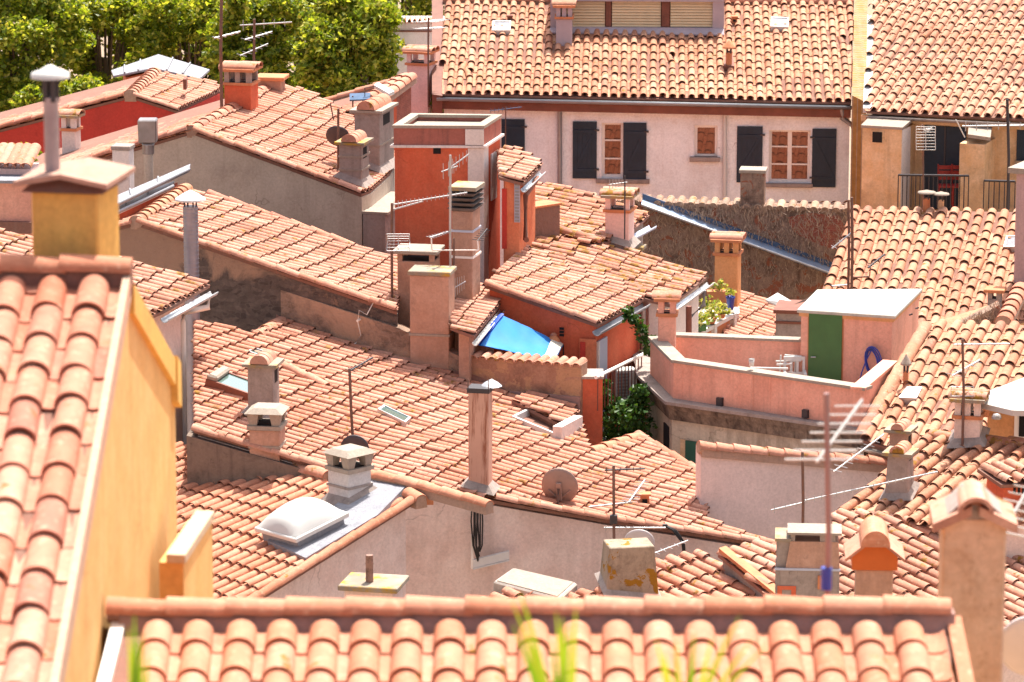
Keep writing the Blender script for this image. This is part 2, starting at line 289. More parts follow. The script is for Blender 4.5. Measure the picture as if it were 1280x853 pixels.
# ------------------------------------------------------------------ roof tiles
def clipcol(uv,u):
    vs=[]
    for i in range(len(uv)):
        (u0,v0),(u1,v1)=uv[i],uv[(i+1)%len(uv)]
        if (u0<=u<u1) or (u1<=u<u0): vs.append(v0+(v1-v0)*(u-u0)/(u1-u0))
    vs.sort(); return list(zip(vs[::2],vs[1::2]))
def tiles(name,plane,poly,mat,parent,w=.21,e=.36,seg=6,jit=1.0,holes=(),wav=.012,shade=None,u0=None,lift=.0,grid=None,rise0=None):
    if grid is None: grid=abs(math.degrees(plane.a))>30 and name=='roof' and parent.get('eave',0)==0
    U,V,Nn=plane.U,plane.V,plane.n; O=poly[0]
    uv=[((p-O).dot(U),(p-O).dot(V)) for p in poly]; hv=[[((p-O).dot(U),(p-O).dot(V)) for p in h] for h in holes]
    umin=min(q[0] for q in uv); umax=max(q[0] for q in uv)
    u_start=umin+w*.5 if u0 is None else u0
    ncol=max(1,int(round((umax-umin)/w))); ww=(umax-umin)/ncol if u0 is None else w
    if u0 is not None: ncol=int((umax-u0)/w)+1
    def collect(off):
        out=[]
        for i in range(ncol+1):
            u=u_start+i*ww+off
            iv=clipcol(uv,u)
            for h in hv:
                ni=[]
                for (a,b) in iv:
                    c=clipcol(h,u)
                    if c and not (c[0][1]<=a or c[0][0]>=b):
                        c0,c1=c[0]
                        if c0>a+.05: ni.append((a,c0))
                        if c1<b-.05: ni.append((c1,b))
                    else: ni.append((a,b))
                iv=ni
            for (a,b) in iv:
                L=e+.07; first=1
                if grid: v=math.ceil((b-.06)/e)*e+e*.17*math.sin(u*.9)
                else: v=b+random.uniform(-.02,.02)*jit
                while v-a>.07:
                    vb=min(v+random.uniform(-.018,.018)*jit,b)
                    if vb-a>.06: out.append((u,vb,min(L-(v-vb if vb==b else 0),vb-a),first))
                    v-=e*(1 if grid else 1+random.uniform(-.03,.03)*jit); first=0
        return np.array(out) if out else np.zeros((0,4))
    V_=[];F_=[];A_=[];S_=[];M_=[];base=0
    def emit(T,prof,isp,thick):
        """prof: list of (x,y) across at lower end (unit of w); taper .86 at upper end"""
        nonlocal base
        if not len(T): return
        n=len(T); k=len(prof); px=np.array([p[0] for p in prof])*ww; py=np.array([p[1] for p in prof])*ww
        u=T[:,0]+RNG.normal(0,.004*jit,n); v=T[:,1]; L=T[:,2]; sk=RNG.normal(0,.012*jit,n)+(RNG.random(n)<.02*(jit>=1))*RNG.normal(0,.12,n); v=v+(RNG.random(n)<.015*(jit>=1))*RNG.uniform(0,.07,n)*(T[:,3]<.5); tl=RNG.normal(0,.004*jit,n); sc_=1+RNG.normal(0,.03*jit,n)
        rise=.012 if isp else (rise0 or (.036 if abs(math.degrees(plane.a))<40 else .037)); tp=.91
        fr=L/(e+.07)
        def ring(vv,rad,nn,shx):  # arrays n
            x=u[:,None]+shx[:,None]+px[None,:]*(rad*sc_)[:,None]; y=nn[:,None]+py[None,:]*(rad*sc_)[:,None]
            return x,np.repeat(vv[:,None],k,1),y
        one=np.ones(n)
        nl=rise+.004+tl; nu=nl-rise*fr
        lo=ring(v,one,nl,0*one); hi=ring(v-L,one*(1-(1-tp)*fr) if not isp else one*(1+.06*fr),nu,-sk*L)
        # inner ring: offset inward
        cx=px*0; 
        nx=np.array([p[0] for p in prof]); 
        if not isp: ipx=px*(1-thick/ (abs(px).max())); ipy=np.maximum(py-thick*(py/ (py.max()+1e-6)),py.min())
        else: ipx=px; ipy=py-thick
        def ringi(vv):
            x=u[:,None]+ipx[None,:]*sc_[:,None]; y=nl[:,None]+ipy[None,:]*sc_[:,None]; return x,np.repeat(vv[:,None],k,1),y
        li=ringi(v); di=ringi(v-.13)
        rings=[lo,hi,lo,li,li,di] 
        P=np.stack([np.stack(r,-1) for r in rings],1) # n,6,k,3
        wv=wav*.55*(np.sin(P[...,0]*1.7+P[...,1]*.9)+np.sin(P[...,1]*2.3-P[...,0]*.6))
        W=(np.array(O)[None,None,None,:]+P[...,0:1]*np.array(U)+P[...,1:2]*np.array(V)+(P[...,2:3]+wv[...,None]+lift)*np.array(Nn))
        V_.append(W.reshape(-1,3)); per=6*k; idx=base+np.arange(n)*per
        f=[]
        for a,b in ((0,1),(2,3),(4,5)):
            for i in range(k-1): f.append((a*k+i,a*k+i+1,b*k+i+1,b*k+i))
        f=np.array(f); F_.append((idx[:,None,None]+f[None]).reshape(-1,4)); S_.append(np.tile(np.array([True]*(k-1)+[False]*(k-1)+[True]*(k-1)),n))
        M_.append(np.tile(np.array([0]*(k-1)+[2 if not rise0 else 0]*(k-1)+[2]*(k-1)),n)); A_.append(np.repeat(RNG.random(n),len(f))); base+=n*per  # tile lips and undersides painted dark to draw the shaded gap
    hc=.345 if abs(math.degrees(plane.a))<40 else .26
    rw=.385 if rise0 else .36
    if rise0: hc=.37
    cov=[(rw*math.cos(t),hc*math.sin(t)-.015) for t in np.linspace(0,math.pi,seg+1)]
    emit(collect(0),cov,False,.013)
    pan=[(-.33,.08),(-.2,.0),(0,-.03),(.2,.0),(.33,.08)]
    emit(collect(ww*.5),pan,True,.012)
    V_=np.concatenate(V_);F_=np.concatenate(F_);S_=np.concatenate(S_);A_=np.concatenate(A_)
    # base deck under the tiles
    loc=parent.matrix_basis.inverted() if parent else Matrix()
    off=np.array(loc.translation); V_=V_+off
    deck=[np.array(p)+off+np.array(Nn)*(-.004+lift) for p in poly]; m0=len(V_); k=len(deck); low=[q-np.array(Nn)*.05 for q in deck]
    me=bpy.data.meshes.new(name); verts=np.concatenate([V_,np.array(deck+low)])
    nv=len(verts); loops=F_.reshape(-1); extra=[list(range(m0,m0+k)),list(range(m0+k,m0+2*k))[::-1]]+[[m0+i,m0+k+i,m0+k+(i+1)%k,m0+(i+1)%k] for i in range(k)]
    tot=np.concatenate([np.full(len(F_),4),[len(x) for x in extra]]); lp=np.concatenate([loops]+[np.array(x) for x in extra])
    me.vertices.add(nv); me.vertices.foreach_set('co',verts.reshape(-1)); me.loops.add(len(lp)); me.loops.foreach_set('vertex_index',lp.astype(np.int32))
    me.polygons.add(len(tot)); st=np.concatenate([[0],np.cumsum(tot)[:-1]]); me.polygons.foreach_set('loop_start',st.astype(np.int32)); me.polygons.foreach_set('loop_total',tot.astype(np.int32))
    sm=np.concatenate([S_,np.zeros(len(extra),bool)]); me.polygons.foreach_set('use_smooth',sm); me.update(calc_edges=True)
    at_=me.attributes.new('rnd','FLOAT','FACE'); at_.data.foreach_set('value',np.concatenate([A_,np.full(len(extra),.4)]).astype(np.float32))
    me.polygons.foreach_set('material_index',np.concatenate(M_+[np.ones(len(extra))]).astype(np.int32))
    me.materials.append(mat); me.materials.append(DMORT); me.materials.append(TGAP); me.update()
    o=bpy.data.objects.new(name,me); COL.objects.link(o); o.parent=parent; return o
def addrnd(o,per=None):
    me=o.data; a=me.attributes.new('rnd','FLOAT','FACE'); n=len(me.polygons); per=per or 1
    a.data.foreach_set('value',np.repeat(RNG.random(n//per+1),per)[:n].astype(np.float32)); return o
def caps(name,pts,mat,parent,r=.11,e=.36,mort=None,seg=8,mm=None,lift=0,closed=True):
    """a run of half-round ridge tiles along a polyline, bedded on mortar"""
    mb=MB(); mo=MB(); rn=[]
    if mort is None: mort=not name.startswith('verge')
    for p,q in zip(pts[:-1],pts[1:]):
        p=Vector(p)+Vector((0,0,lift)); q=Vector(q)+Vector((0,0,lift)); L=(q-p).length; n=max(1,round(L/e)); d=(q-p)/n
        for i in range(n):
            a=p+d*i-d.normalized()*.035; b=p+d*(i+1); k=random.uniform(.98,1.02); z=Vector((0,0,r*.10+random.uniform(-.003,.003))); 
            f0=len(mb.f); mb.barrel(a+z,b-z*.6,r*k,r*.85*k,seg,.016,r1=r*.9*k); rn+= [random.random()]*(len(mb.f)-f0)
        if mort:
            x=d.normalized().cross(Vector((0,0,1))).normalized()*r*.82; z0=Vector((0,0,-.12)); z1=Vector((0,0,r*.5))
            mo.hexa([p-x+z0,p+x+z0,q+x+z0,q-x+z0],[p-x*.75+z1,p+x*.75+z1,q+x*.75+z1,q-x*.75+z1])
    if mort:
        p=Vector(pts[0])+Vector((0,0,lift)); dd=(Vector(pts[1])-Vector(pts[0])).normalized(); x=dd.cross(Vector((0,0,1))).normalized(); yy=x.cross(dd); c0=p-dd*.03; dk=[c0+x*r*.9*math.cos(math.pi*2*i/14)+yy*(r*.8*math.sin(math.pi*2*i/14)+r*.1) for i in range(14)]
        mo.add(dk+[q_+dd*.06 for q_ in dk],[list(range(14)),list(range(14,28))]+[[i,(i+1)%14,14+(i+1)%14,14+i] for i in range(14)])
    o=mb.build(name,mat,parent,recalc=False); a=o.data.attributes.new('rnd','FLOAT','FACE')
    if len(o.data.polygons)==len(rn): a.data.foreach_set('value',rn)
    if mort: mo.build('mortar_bed',mm or MORT,o if o.parent and o.parent.parent is None else parent)
    return o
def inset(poly,d):
    n=len(poly); P=[Vector((p.x,p.y)) for p in poly]; A=sum(P[i].x*P[(i+1)%n].y-P[(i+1)%n].x*P[i].y for i in range(n)); s=1 if A>0 else -1; out=[]
    for i in range(n):
        a,b,c=P[i-1],P[i],P[(i+1)%n]; e1=(b-a).normalized(); e2=(c-b).normalized(); n1=Vector((-e1.y,e1.x))*s; n2=Vector((-e2.y,e2.x))*s
        k=(n1+n2); den=max(.35,1+n1.dot(n2)); out.append(b+k*(d/den))
    return out
def body(mb,plane,poly,zb=0,ins=.12,drop=.06):
    q=inset(poly,ins) if ins else [Vector((p.x,p.y)) for p in poly]
    top=[Vector((p.x,p.y,plane.z(p.x,p.y)-drop)) for p in q]; return mb.hexa([Vector((p.x,p.y,zb)) for p in q],top)
def gutter(p,q,parent,r=.07,mat=None,name='gutter',drop=.09):
    p=Vector(p)-Vector((0,0,drop)); q=Vector(q)-Vector((0,0,drop)); d=(q-p).normalized(); x=d.cross(Vector((0,0,1))).normalized(); mb=MB(); seg=7; vs=[]
    for c in (p,q):
        for rr in (r,r-.012):
            vs+=[c+x*rr*math.cos(math.pi*i/seg)-Vector((0,0,1))*rr*math.sin(math.pi*i/seg) for i in range(seg+1)]
    n=seg+1; fs=[]
    for i in range(seg): fs+=[[i,i+1,2*n+i+1,2*n+i],[n+i,3*n+i,3*n+i+1,n+i+1],[i,n+i,n+i+1,i+1],[2*n+i,2*n+i+1,3*n+i+1,3*n+i]]
    fs+=[[0,2*n,3*n,n],[seg,n+seg,3*n+seg,2*n+seg]]
    mb.add(vs,fs,True); return mb.build(name,mat or ZN,parent,recalc=False)
def copy_tree(o,parent=None):
    c=o.copy(); COL.objects.link(c); c.parent=parent
    for ch in list(o.children): copy_tree(ch,c)
    return c
LOUVD=plaster('sooty_louvre',(.13,.105,.095),(.05,.04,.04),.6,sc=3)
# ------------------------------------------------------------------ library of roof furniture
def _pt(on,px,py): return at(px,py,on) if isinstance(on,(int,float)) else on.hit(px,py)
GCH='chimneys standing on the roofs'; GAN='television aerials on the rooftops'; GDI='satellite dishes on the rooftops'; GHO='tiled town houses'
def chimney(label,on,px,pyb,pyt,wpx,dep,mat,cap='tile',capmat=TN,rot=-14,name='chimney',band=None,capmat2=None,bury=.6,flare=0,over=.07,group=GCH,nb=2):
    """front face bottom centre at pixel (px,pyb), body top at pixel row pyt, wpx wide on the photo"""
    b=_pt(on,px,pyb); r=R(rot); w=wpx*b.y/F/math.cos(r); h=at(px,pyt,b.y).z-b.z
    t=thing(name,label,'chimney',b,r,group); hw=w/2; mb=MB()
    mb.hexa([(-hw-flare,-flare,-bury),(hw+flare,-flare,-bury),(hw+flare,dep+flare,-bury),(-hw-flare,dep+flare,-bury)],[(-hw,0,h),(hw,0,h),(hw,dep,h),(-hw,dep,h)])
    mb.lbuild('stack',mat,t,bevel=.012)
    if band:
        for zz,bm_ in band: MB().box(-hw-.015,hw+.015,-.015,dep+.015,h*zz,h*zz+.035).lbuild('band',bm_,t)
    o=over
    if cap in('tile','tile1'):   # pierced lantern, slab, then barrel tiles lying across
        hh=.2; c=capmat2 or mat
        MB().box(-hw-o*.5,hw+o*.5,-o*.5,dep+o*.5,h,h+.05).lbuild('collar',TERRA,t)
        pr=MB(); k=.09
        xs=[-hw,hw-k] if cap=='tile1' else [-hw,-k/2,hw-k]
        for x in xs:
            for y in (0,dep-k): pr.box(x,x+k,y,y+k,h+.05,h+.05+hh)
        pr.box(-hw+k,hw-k,dep*.5-.03,dep*.5+.03,h+.05,h+.06); pr.lbuild('pierced_lantern',c,t)
        MB().box(-hw+.02,hw-.02,.02,dep-.02,h+.04,h+.055).lbuild('flue_mouth',BLK,t)
        MB().box(-hw-o,hw+o,-o,dep+o,h+.05+hh,h+.1+hh).lbuild('cap_slab',LICH if capmat is TM else TERRA,t)
        for i in range(nb):
            y=dep*(i+.5)/nb; q=MB(); n=2
            for j in range(n):
                x0=-hw-o-.02+(2*(hw+o)+.04)*j/n; q.barrel((x0-.01,y,h+.09+hh+.006*j),(x0+(hw+o+.02),y,h+.09+hh),dep/nb*.62,.10,8,.014)
            addrnd(q.lbuild('cap_tile',capmat,t),40)
    elif cap=='barrel':
        MB().box(-hw-o,hw+o,-o,dep+o,h,h+.045).lbuild('cap_slab',capmat2 or LICH,t)
        q=MB(); n=3
        for j in range(n): q.barrel((0,-o-.02+(dep+2*o)*j/n,h+.035+.008*(n-j)),(0,-o+.02+(dep+2*o)*(j+1)/n,h+.035),hw*.72,hw*.7,8,.014,closed=True)
        addrnd(q.lbuild('cap_tile',capmat,t),40)
        MB().box(hw-.005,hw+.004,dep*.25,dep*.7,h-.26,h-.07).lbuild('vent_slot',BLK,t)
    elif cap=='gable':   # two leaning flat tiles with a barrel on top, open ends
        zz=h+.02; p=hw*.45; q=MB(); 
        for s in (-1,1):
            a=[(s*(hw+o),-o,h-.02),(s*.02,-o,h+p),(s*.02,dep+o,h+p),(s*(hw+o),dep+o,h-.02)]
            q.prism(a,(0,0,-.05))
        addrnd(q.lbuild('cap_slab',capmat,t),1)
        MB().hexa([(-hw,0.003,h-.005),(hw,0.003,h-.005),(hw,dep-.003,h-.005),(-hw,dep-.003,h-.005)],[(-.05,0.003,h+p+.03),(.05,0.003,h+p+.03),(.05,dep-.003,h+p+.03),(-.05,dep-.003,h+p+.03)]).lbuild('gable_infill',capmat2 or DMORT,t)
        q=MB(); 
        q.barrel((0,-o-.03,h+p-.03),(0,dep+o,h+p-.05),hw*.56,hw*.52,12,.022); q.barrel((0,-o+.05,h+p-.06),(0,dep+o,h+p-.1),hw*.50,hw*.47,12,.022)
        addrnd(q.lbuild('cap_tile',capmat,t),1)
    elif cap=='legs':    # concrete hat on flared legs
        MB().box(-hw-.03,hw+.03,-.03,dep+.03,h,h+.06).lbuild('collar',capmat,t)
        k=.11
        for x in (-hw,hw-k):
            for y in (0,dep-k): MB().hexa([(x,y,h+.06),(x+k,y,h+.06),(x+k,y+k,h+.06),(x,y+k,h+.06)],[(x-.03,y-.03,h+.24),(x+k+.03,y-.03,h+.24),(x+k+.03,y+k+.03,h+.24),(x-.03,y+k+.03,h+.24)]).lbuild('cap_leg',capmat,t)
        MB().box(-hw+.03,hw-.03,.03,dep-.03,h+.055,h+.07).lbuild('flue_mouth',BLK,t)
        MB().hexa([(-hw-o,-o,h+.24),(hw+o,-o,h+.24),(hw+o,dep+o,h+.24),(-hw-o,dep+o,h+.24)],[(-hw*.75,dep*.1,h+.32),(hw*.75,dep*.1,h+.32),(hw*.75,dep*.9,h+.32),(-hw*.75,dep*.9,h+.32)]).lbuild('cap_slab',capmat,t,bevel=.01)
    elif cap=='slab':
        MB().box(-hw-o,hw+o,-o,dep+o,h,h+.07).lbuild('cap_slab',capmat,t,bevel=.01)
    elif cap=='open':
        k=.08
        for x in (-hw,hw-k):
            for y in (0,dep-k): MB().box(x,x+k,y,y+k,h,h+.12).lbuild('cap_leg',mat,t)
        MB().box(-hw+.02,hw-.02,.02,dep-.02,h-.01,h+.01).lbuild('flue_mouth',BLK,t)
        MB().box(-hw-o,hw+o,-o,dep+o,h+.12,h+.18).lbuild('cap_slab',capmat,t,bevel=.01)
    elif cap=='louver':
        for i in range(4): MB().hexa([(-hw-.02,-.02,h+.08*i),(hw+.02,-.02,h+.08*i),(hw+.02,dep+.02,h+.08*i),(-hw-.02,dep+.02,h+.08*i)],[(-hw-.06,-.06,h+.05+.08*i),(hw+.06,-.06,h+.05+.08*i),(hw+.06,dep+.06,h+.05+.08*i),(-hw-.06,dep+.06,h+.05+.08*i)]).lbuild('louver',LOUVD,t)
        MB().box(-hw-.05,hw+.07,-.05,dep+.05,h+.33,h+.39).lbuild('cap_slab',LICH,t)
    t['h']=h; t['w']=w; return t
def flue(label,on,px,pyb,pyt,wpx,mat,cap='cone',capmat=None,name='flue_pipe',cat='flue',group='metal and pipe flues',bury=.5,ring=0):
    b=_pt(on,px,pyb); r=wpx*b.y/F/2; h=at(px,pyt,b.y).z-b.z; t=thing(name,label,cat,b,0,group)
    m=MB(); m.tube([(0,0,-bury),(0,0,h)],r,14)
    m.lbuild('pipe',mat,t)
    if ring:
        q=MB()
        for i in range(ring): q.lathe([(r,h*(i+.3)/ring),(r*1.07,h*(i+.42)/ring),(r,h*(i+.54)/ring)],seg=14)
        q.lbuild('ribbing',mat,t)
    if cap in('cone','shade'):
        cm=capmat or WHITE
        for k in range(4): a=k*math.pi/2+.5; MB().box(r*.85*math.cos(a)-.012,r*.85*math.cos(a)+.012,r*.85*math.sin(a)-.012,r*.85*math.sin(a)+.012,h-.02,h+.13).lbuild('bracket',DARKM,t)
        rr=r*(2.1 if cap=='cone' else 2.6); hh=.16 if cap=='cone' else .065
        MB().lathe([(rr,h+.10),(rr*.97,h+.125),(rr*.5,h+.10+hh*.62),(.01,h+.10+hh)],seg=18,smooth=(cap!='cone')).lathe([(.01,h+.11),(rr,h+.10)],seg=18).lbuild('rain_cap',cm,t)
    if cap=='box':
        MB().hexa([(-r*1.9,-r*1.9,h),(r*1.9,-r*1.9,h),(r*1.9,r*1.9,h),(-r*1.9,r*1.9,h)],[(-r*2,-r*2,h+r*5),(r*2,-r*2,h+r*5),(r*2,r*2,h+r*5),(-r*2,r*2,h+r*5)]).lbuild('cowl',capmat or STEEL,t,bevel=.02)
        MB().lathe([(r*1.25,h-.2),(r*1.25,h-.06),(r*1.4,h-.02),(r*.9,h)],seg=12).lbuild('collar',STEEL,t)
    return t
def aerial(label,on,px,pyb,pyt,booms=(),mat=MAST,r=.02,loop=0,name='tv_aerial',bend=None,box=None):
    """booms: (px,py of start),(px,py of end) rows with element count/length/direction"""
    b=_pt(on,px,pyb); top=at(px,pyt,b.y); t=thing(name,label,'aerial',b,0,GAN)
    MB().tube([b-Vector((0,0,.5)),b,(b.x+(bend or 0)*.5,b.y,(b.z+top.z)/2),top+Vector((bend or 0,0,0))],r,7).build('mast',mat,t)
    for bo in booms:
        x0,y0,x1,y1,dy,n,L,dirn=bo[:8]; bm=bo[8] if len(bo)>8 else ALU
        p=at(x0,y0,b.y); q=at(x1,y1,b.y+dy); o=MB().tube([p,q],r*.6,6).build('boom',bm,t); d=(q-p).normalized()
        if dirn=='h': ev=d.cross(Vector((0,0,1))).normalized()
        elif dirn=='v': ev=Vector((0,0,1))
        elif dirn=='x': ev=Vector((1,0,0))
        else: ev=Vector(dirn).normalized()
        if n:
            src=MB().tube([Vector((0,0,0))-ev*L/2,ev*L/2],.006 if r<.03 else .012,5).build('element',bm,o)
            base=src.location.copy(); inv=t.matrix_basis.inverted()
            me=src.data; off=inv@Vector((0,0,0))
            for v in me.vertices: v.co-=off
            for i in range(n):
                e=src if i==0 else src.copy()
                if i: COL.objects.link(e); e.parent=o
                e.location=inv@(p+(q-p)*((i+.3)/n)); k=1-.35*i/n; e.scale=(k,k,k)
    if loop:
        c=at(px,loop,b.y); m=MB(); w,h=.16,.07
        m.tube([c+Vector((-w,.02,-h)),c+Vector((-w,.02,h)),c+Vector((w,.02,h)),c+Vector((w,.02,-h)),c+Vector((-w,.02,-h))],.008,5); m.build('folded_dipole',ALU,t)
    if box: 
        c=at(px,box,b.y); MB().box(c.x-.05,c.x+.05,c.y-.06,c.y+.02,c.z-.09,c.z+.03).build('junction_box',DARKM,t,bevel=.008)
    return t
def grid_reflector(t,x0,y0,x1,y1,Y,mat=ALU,n=8,tilt=.25):
    m=MB()
    for i in range(n):
        y=y0+(y1-y0)*i/(n-1); a=at(x0,y,Y); b=at(x1,y,Y); dz=Vector((0,tilt*abs(i/(n-1)-.5),0)); m.tube([a-dz,b-dz],.007,5)
    for x in (x0,(x0+x1)/2,x1): m.tube([at(x,y0,Y)-Vector((0,tilt*.5,0)),at(x,(y0+y1)/2,Y),at(x,y1,Y)-Vector((0,tilt*.5,0))],.008,5)
    return m.build('reflector_grid',mat,t)
def dish(label,on,px,py,wpx,az,el,mat,pole=None,back=True,yoff=0,ribs=True):
    """az/el: where the dish looks, az from +Y towards +X"""
    c=at(px,py,on) if isinstance(on,(int,float)) else on; Y=c.y; r=wpx*Y/F/2; t=thing('satellite_dish',label,'satellite dish',c,0,GDI)
    d=Vector((math.sin(R(az))*math.cos(R(el)),math.cos(R(az))*math.cos(R(el)),math.sin(R(el)))); x=d.cross(Vector((0,0,1))).normalized(); y=x.cross(d)
    m=MB(); n=28; vs=[];fs=[]; prof=[(0.001,0),(.3,.012),(.6,.05),(.85,.10),(1,.14),(1.0,.165)]
    for rr,zz in prof: vs+=[c+(x*math.cos(2*math.pi*k/n)+y*math.sin(2*math.pi*k/n)*1.06)*rr*r+d*zz*r*1.3 for k in range(n)]
    for i in range(len(prof)-1):
        for k in range(n): a=i*n+k;b=i*n+(k+1)%n; fs.append([a,b,b+n,a+n])
    off=-d*.012; vs2=[v+off for v in vs]; m.add(vs,fs,True); m.add(vs2,[f[::-1] for f in fs],True); L=len(prof)-1
    m.add([vs[L*n+k] for k in range(n)]+[vs2[L*n+k] for k in range(n)],[[k,(k+1)%n,n+(k+1)%n,n+k] for k in range(n)])
    o=m.build('reflector',mat,t,recalc=False)
    if ribs:
        q=MB(); q.hexa([c-d*.03+x*s1*.04*r*4+y*s2*r*.75 for s1,s2 in((-1,-1),(1,-1),(1,.45),(-1,.45))],[c-d*.06+x*s1*.03*r*4+y*s2*r*.7 for s1,s2 in((-1,-1),(1,-1),(1,.45),(-1,.45))]).build('bracket',mat,t)
        for s in (-1,1): MB().tube([c-d*.02-y*r*.7,c-d*.02+x*s*r*.6-y*r*.15],.012,5).build('brace',mat,t)
    a=MB(); e=c+d*r*1.5-y*r*.5; a.tube([c-y*r*.98+d*.1*r,e],.012,6).build('feed_arm',DARKM,t); MB().tube([e-d*.04,e+d*.02-(e-c).normalized()*.1],.03,8).build('feed_horn',CREAM,t)
    if pole is not None:
        b=_pt(pole[0],pole[1],pole[2]) if isinstance(pole,tuple) else pole
        MB().tube([c-d*.06,c-d*.14-y*r*.3,Vector((c.x-d.x*.14,c.y-d.y*.14,b.z-.3))],.022,7).build('pole',MAST,t)
    return t
def window(vp,x0,y0,x1,y1,parent,fm=CREAM,rec=.16,cols=2,rows=3,name='window',gl=None,fw=.06,label=None):
    a,b,c,d=vp.rect(x0,y0,x1,y1); m=MB()
    for q in ((a,a+fw,c,d),(b-fw,b,c,d)): m.tbox(vp,*q,out=-rec,back=rec+.05)
    m.tbox(vp,a+fw,b-fw,d-fw,d,-rec,rec+.05); m.tbox(vp,a+fw,b-fw,c,c+fw,-rec,rec+.05)
    for i in range(1,cols): u=a+(b-a)*i/cols; k=fw*.75; m.tbox(vp,u-k,u+k,c+fw,d-fw,-rec+.008,rec+.05)
    for j in range(1,rows):
        z=c+(d-c)*j/rows
        for i in range(cols):
            u0=a+(b-a)*i/cols+fw*.8; u1=a+(b-a)*(i+1)/cols-fw*.8; m.tbox(vp,u0,u1,z-.016,z+.016,-rec-.004,rec+.03)
    o=m.build(name,fm,parent,label); MB().tbox(vp,a+fw*.6,b-fw*.6,c+fw*.6,d-fw*.6,-rec-.022,rec+.035).build('pane',gl or GLS,o); return o
def shutter(vp,x0,y0,x1,y1,parent,mat=NAVY,z=True,flip=False,label=None):
    a,b,c,d=vp.rect(x0,y0,x1,y1); m=MB(); n=5
    for i in range(n): m.tbox(vp,a+(b-a)*i/n+.004,a+(b-a)*(i+1)/n-.004,c,d,.045,-.015)
    m.tbox(vp,a,b,c,d,.036,-.016)
    if z:
        for f in (.12,.8): m.tbox(vp,a+.01,b-.01,c+(d-c)*f,c+(d-c)*f+.07,.066,-.044)
        zl,zh=c+(d-c)*.17,c+(d-c)*.8; s0,s1=(a+.02,b-.09) if not flip else (b-.09,a+.02)
        m.hexa([vp.pt(s0,zl,.044),vp.pt(s0+.07,zl,.044),vp.pt(s0+.07,zl,.064),vp.pt(s0,zl,.064)],[vp.pt(s1,zh,.044),vp.pt(s1+.07,zh,.044),vp.pt(s1+.07,zh,.064),vp.pt(s1,zh,.064)])
    o=m.build('shutter',mat,parent,label)
    for f in (.15,.84): zz=c+(d-c)*f; u=b if not flip else a; MB().tbox(vp,u-.05,u+.05,zz,zz+.035,.072,-.02).build('hinge',DARKM,o)
    return o
def holed(vp,a,b,c,d,holes,depth=.3):
    m=MB(); us=sorted({a,b}|{h[0] for h in holes}|{h[1] for h in holes}); zs=sorted({c,d}|{h[2] for h in holes}|{h[3] for h in holes})
    us=[u for u in us if a<=u<=b]; zs=[z for z in zs if c<=z<=d]
    for i in range(len(us)-1):
        for j in range(len(zs)-1):
            u,z=(us[i]+us[i+1])/2,(zs[j]+zs[j+1])/2
            if not any(h[0]<u<h[1] and h[2]<z<h[3] for h in holes): m.add([vp.pt(us[i],zs[j]),vp.pt(us[i+1],zs[j]),vp.pt(us[i+1],zs[j+1]),vp.pt(us[i],zs[j+1])],[[0,1,2,3]])
    for h in holes:
        q=[(h[0],h[2]),(h[1],h[2]),(h[1],h[3]),(h[0],h[3])]
        for i in range(4): (u0,z0),(u1,z1)=q[i],q[(i+1)%4]; m.add([vp.pt(u0,z0),vp.pt(u1,z1),vp.pt(u1,z1,-depth),vp.pt(u0,z0,-depth)],[[0,1,2,3]])
    return m
def leaves(m,c,rad,n,size,squash=.8,rn=None,out=None):
    """n leaf faces spread through a lumpy volume"""
    for _ in range(n):
        v=Vector((random.gauss(0,1),random.gauss(0,1),random.gauss(0,1))).normalized()*(random.random()**.5*random.choice((1,1,1,1.25))); p=c+Vector((v.x*rad,v.y*rad,v.z*rad*squash))
        s=size*random.uniform(.6,1.35); a=Vector((random.gauss(0,1),random.gauss(0,1),random.gauss(0,.7))).normalized(); b=a.cross(Vector((random.gauss(0,1),random.gauss(0,1),random.gauss(0,1)))).normalized(); k=a.cross(b)*s*.18
        m.add([p-a*s,p-a*s*.2+b*s*.62+k,p+a*s*.95,p-a*s*.2-b*s*.62+k],[[0,1,2],[0,2,3]])
def tree(label,px,py_top,py_bot,Y,wpx,nclump=14,nleaf=900,size=.076,group='plane trees behind the houses',mat=LF):
    c=at(px,(py_top+py_bot)/2,Y); hw=wpx*Y/F/2; hh=(py_bot-py_top)*Y/F/2; t=thing('plane_tree',label,'tree',(c.x,c.y,0),0,group); m=MB(); lim=MB()
    lim.tube([(c.x,c.y,-.2),(c.x+.2,c.y,c.z*.45),(c.x,c.y,c.z-hh*.3)],.24,9,r1=.08)
    nclump=int(nclump*1.8); nleaf=int(nleaf*.62)
    for i in range(nclump):
        a=random.uniform(0,2*math.pi); r=hw*math.sqrt(random.random())*.8; zz=random.uniform(-.95,.8)*hh*(1-.45*(r/hw)**2)
        q=c+Vector((math.cos(a)*r,math.sin(a)*r*.8,zz)); R_=random.uniform(.14,.36)*min(hw,hh*1.3); leaves(m,q,R_,nleaf,size)
        lim.tube([(c.x,c.y,c.z*.6+zz*.25),(c+q)/2-Vector((0,0,.3)),q],.045,6,r1=.012)
    lim.build('trunk',BARK,t); addrnd(m.build('crown',mat,t,recalc=False),2); return t
def house(label,loc,name='town_house',group=GHO,cat='house'): return thing(name,label,cat,loc,0,group)
def downpipe(pts,parent,r=.045,mat=ZN): return MB().tube(pts,r,9).build('downpipe',mat,parent)
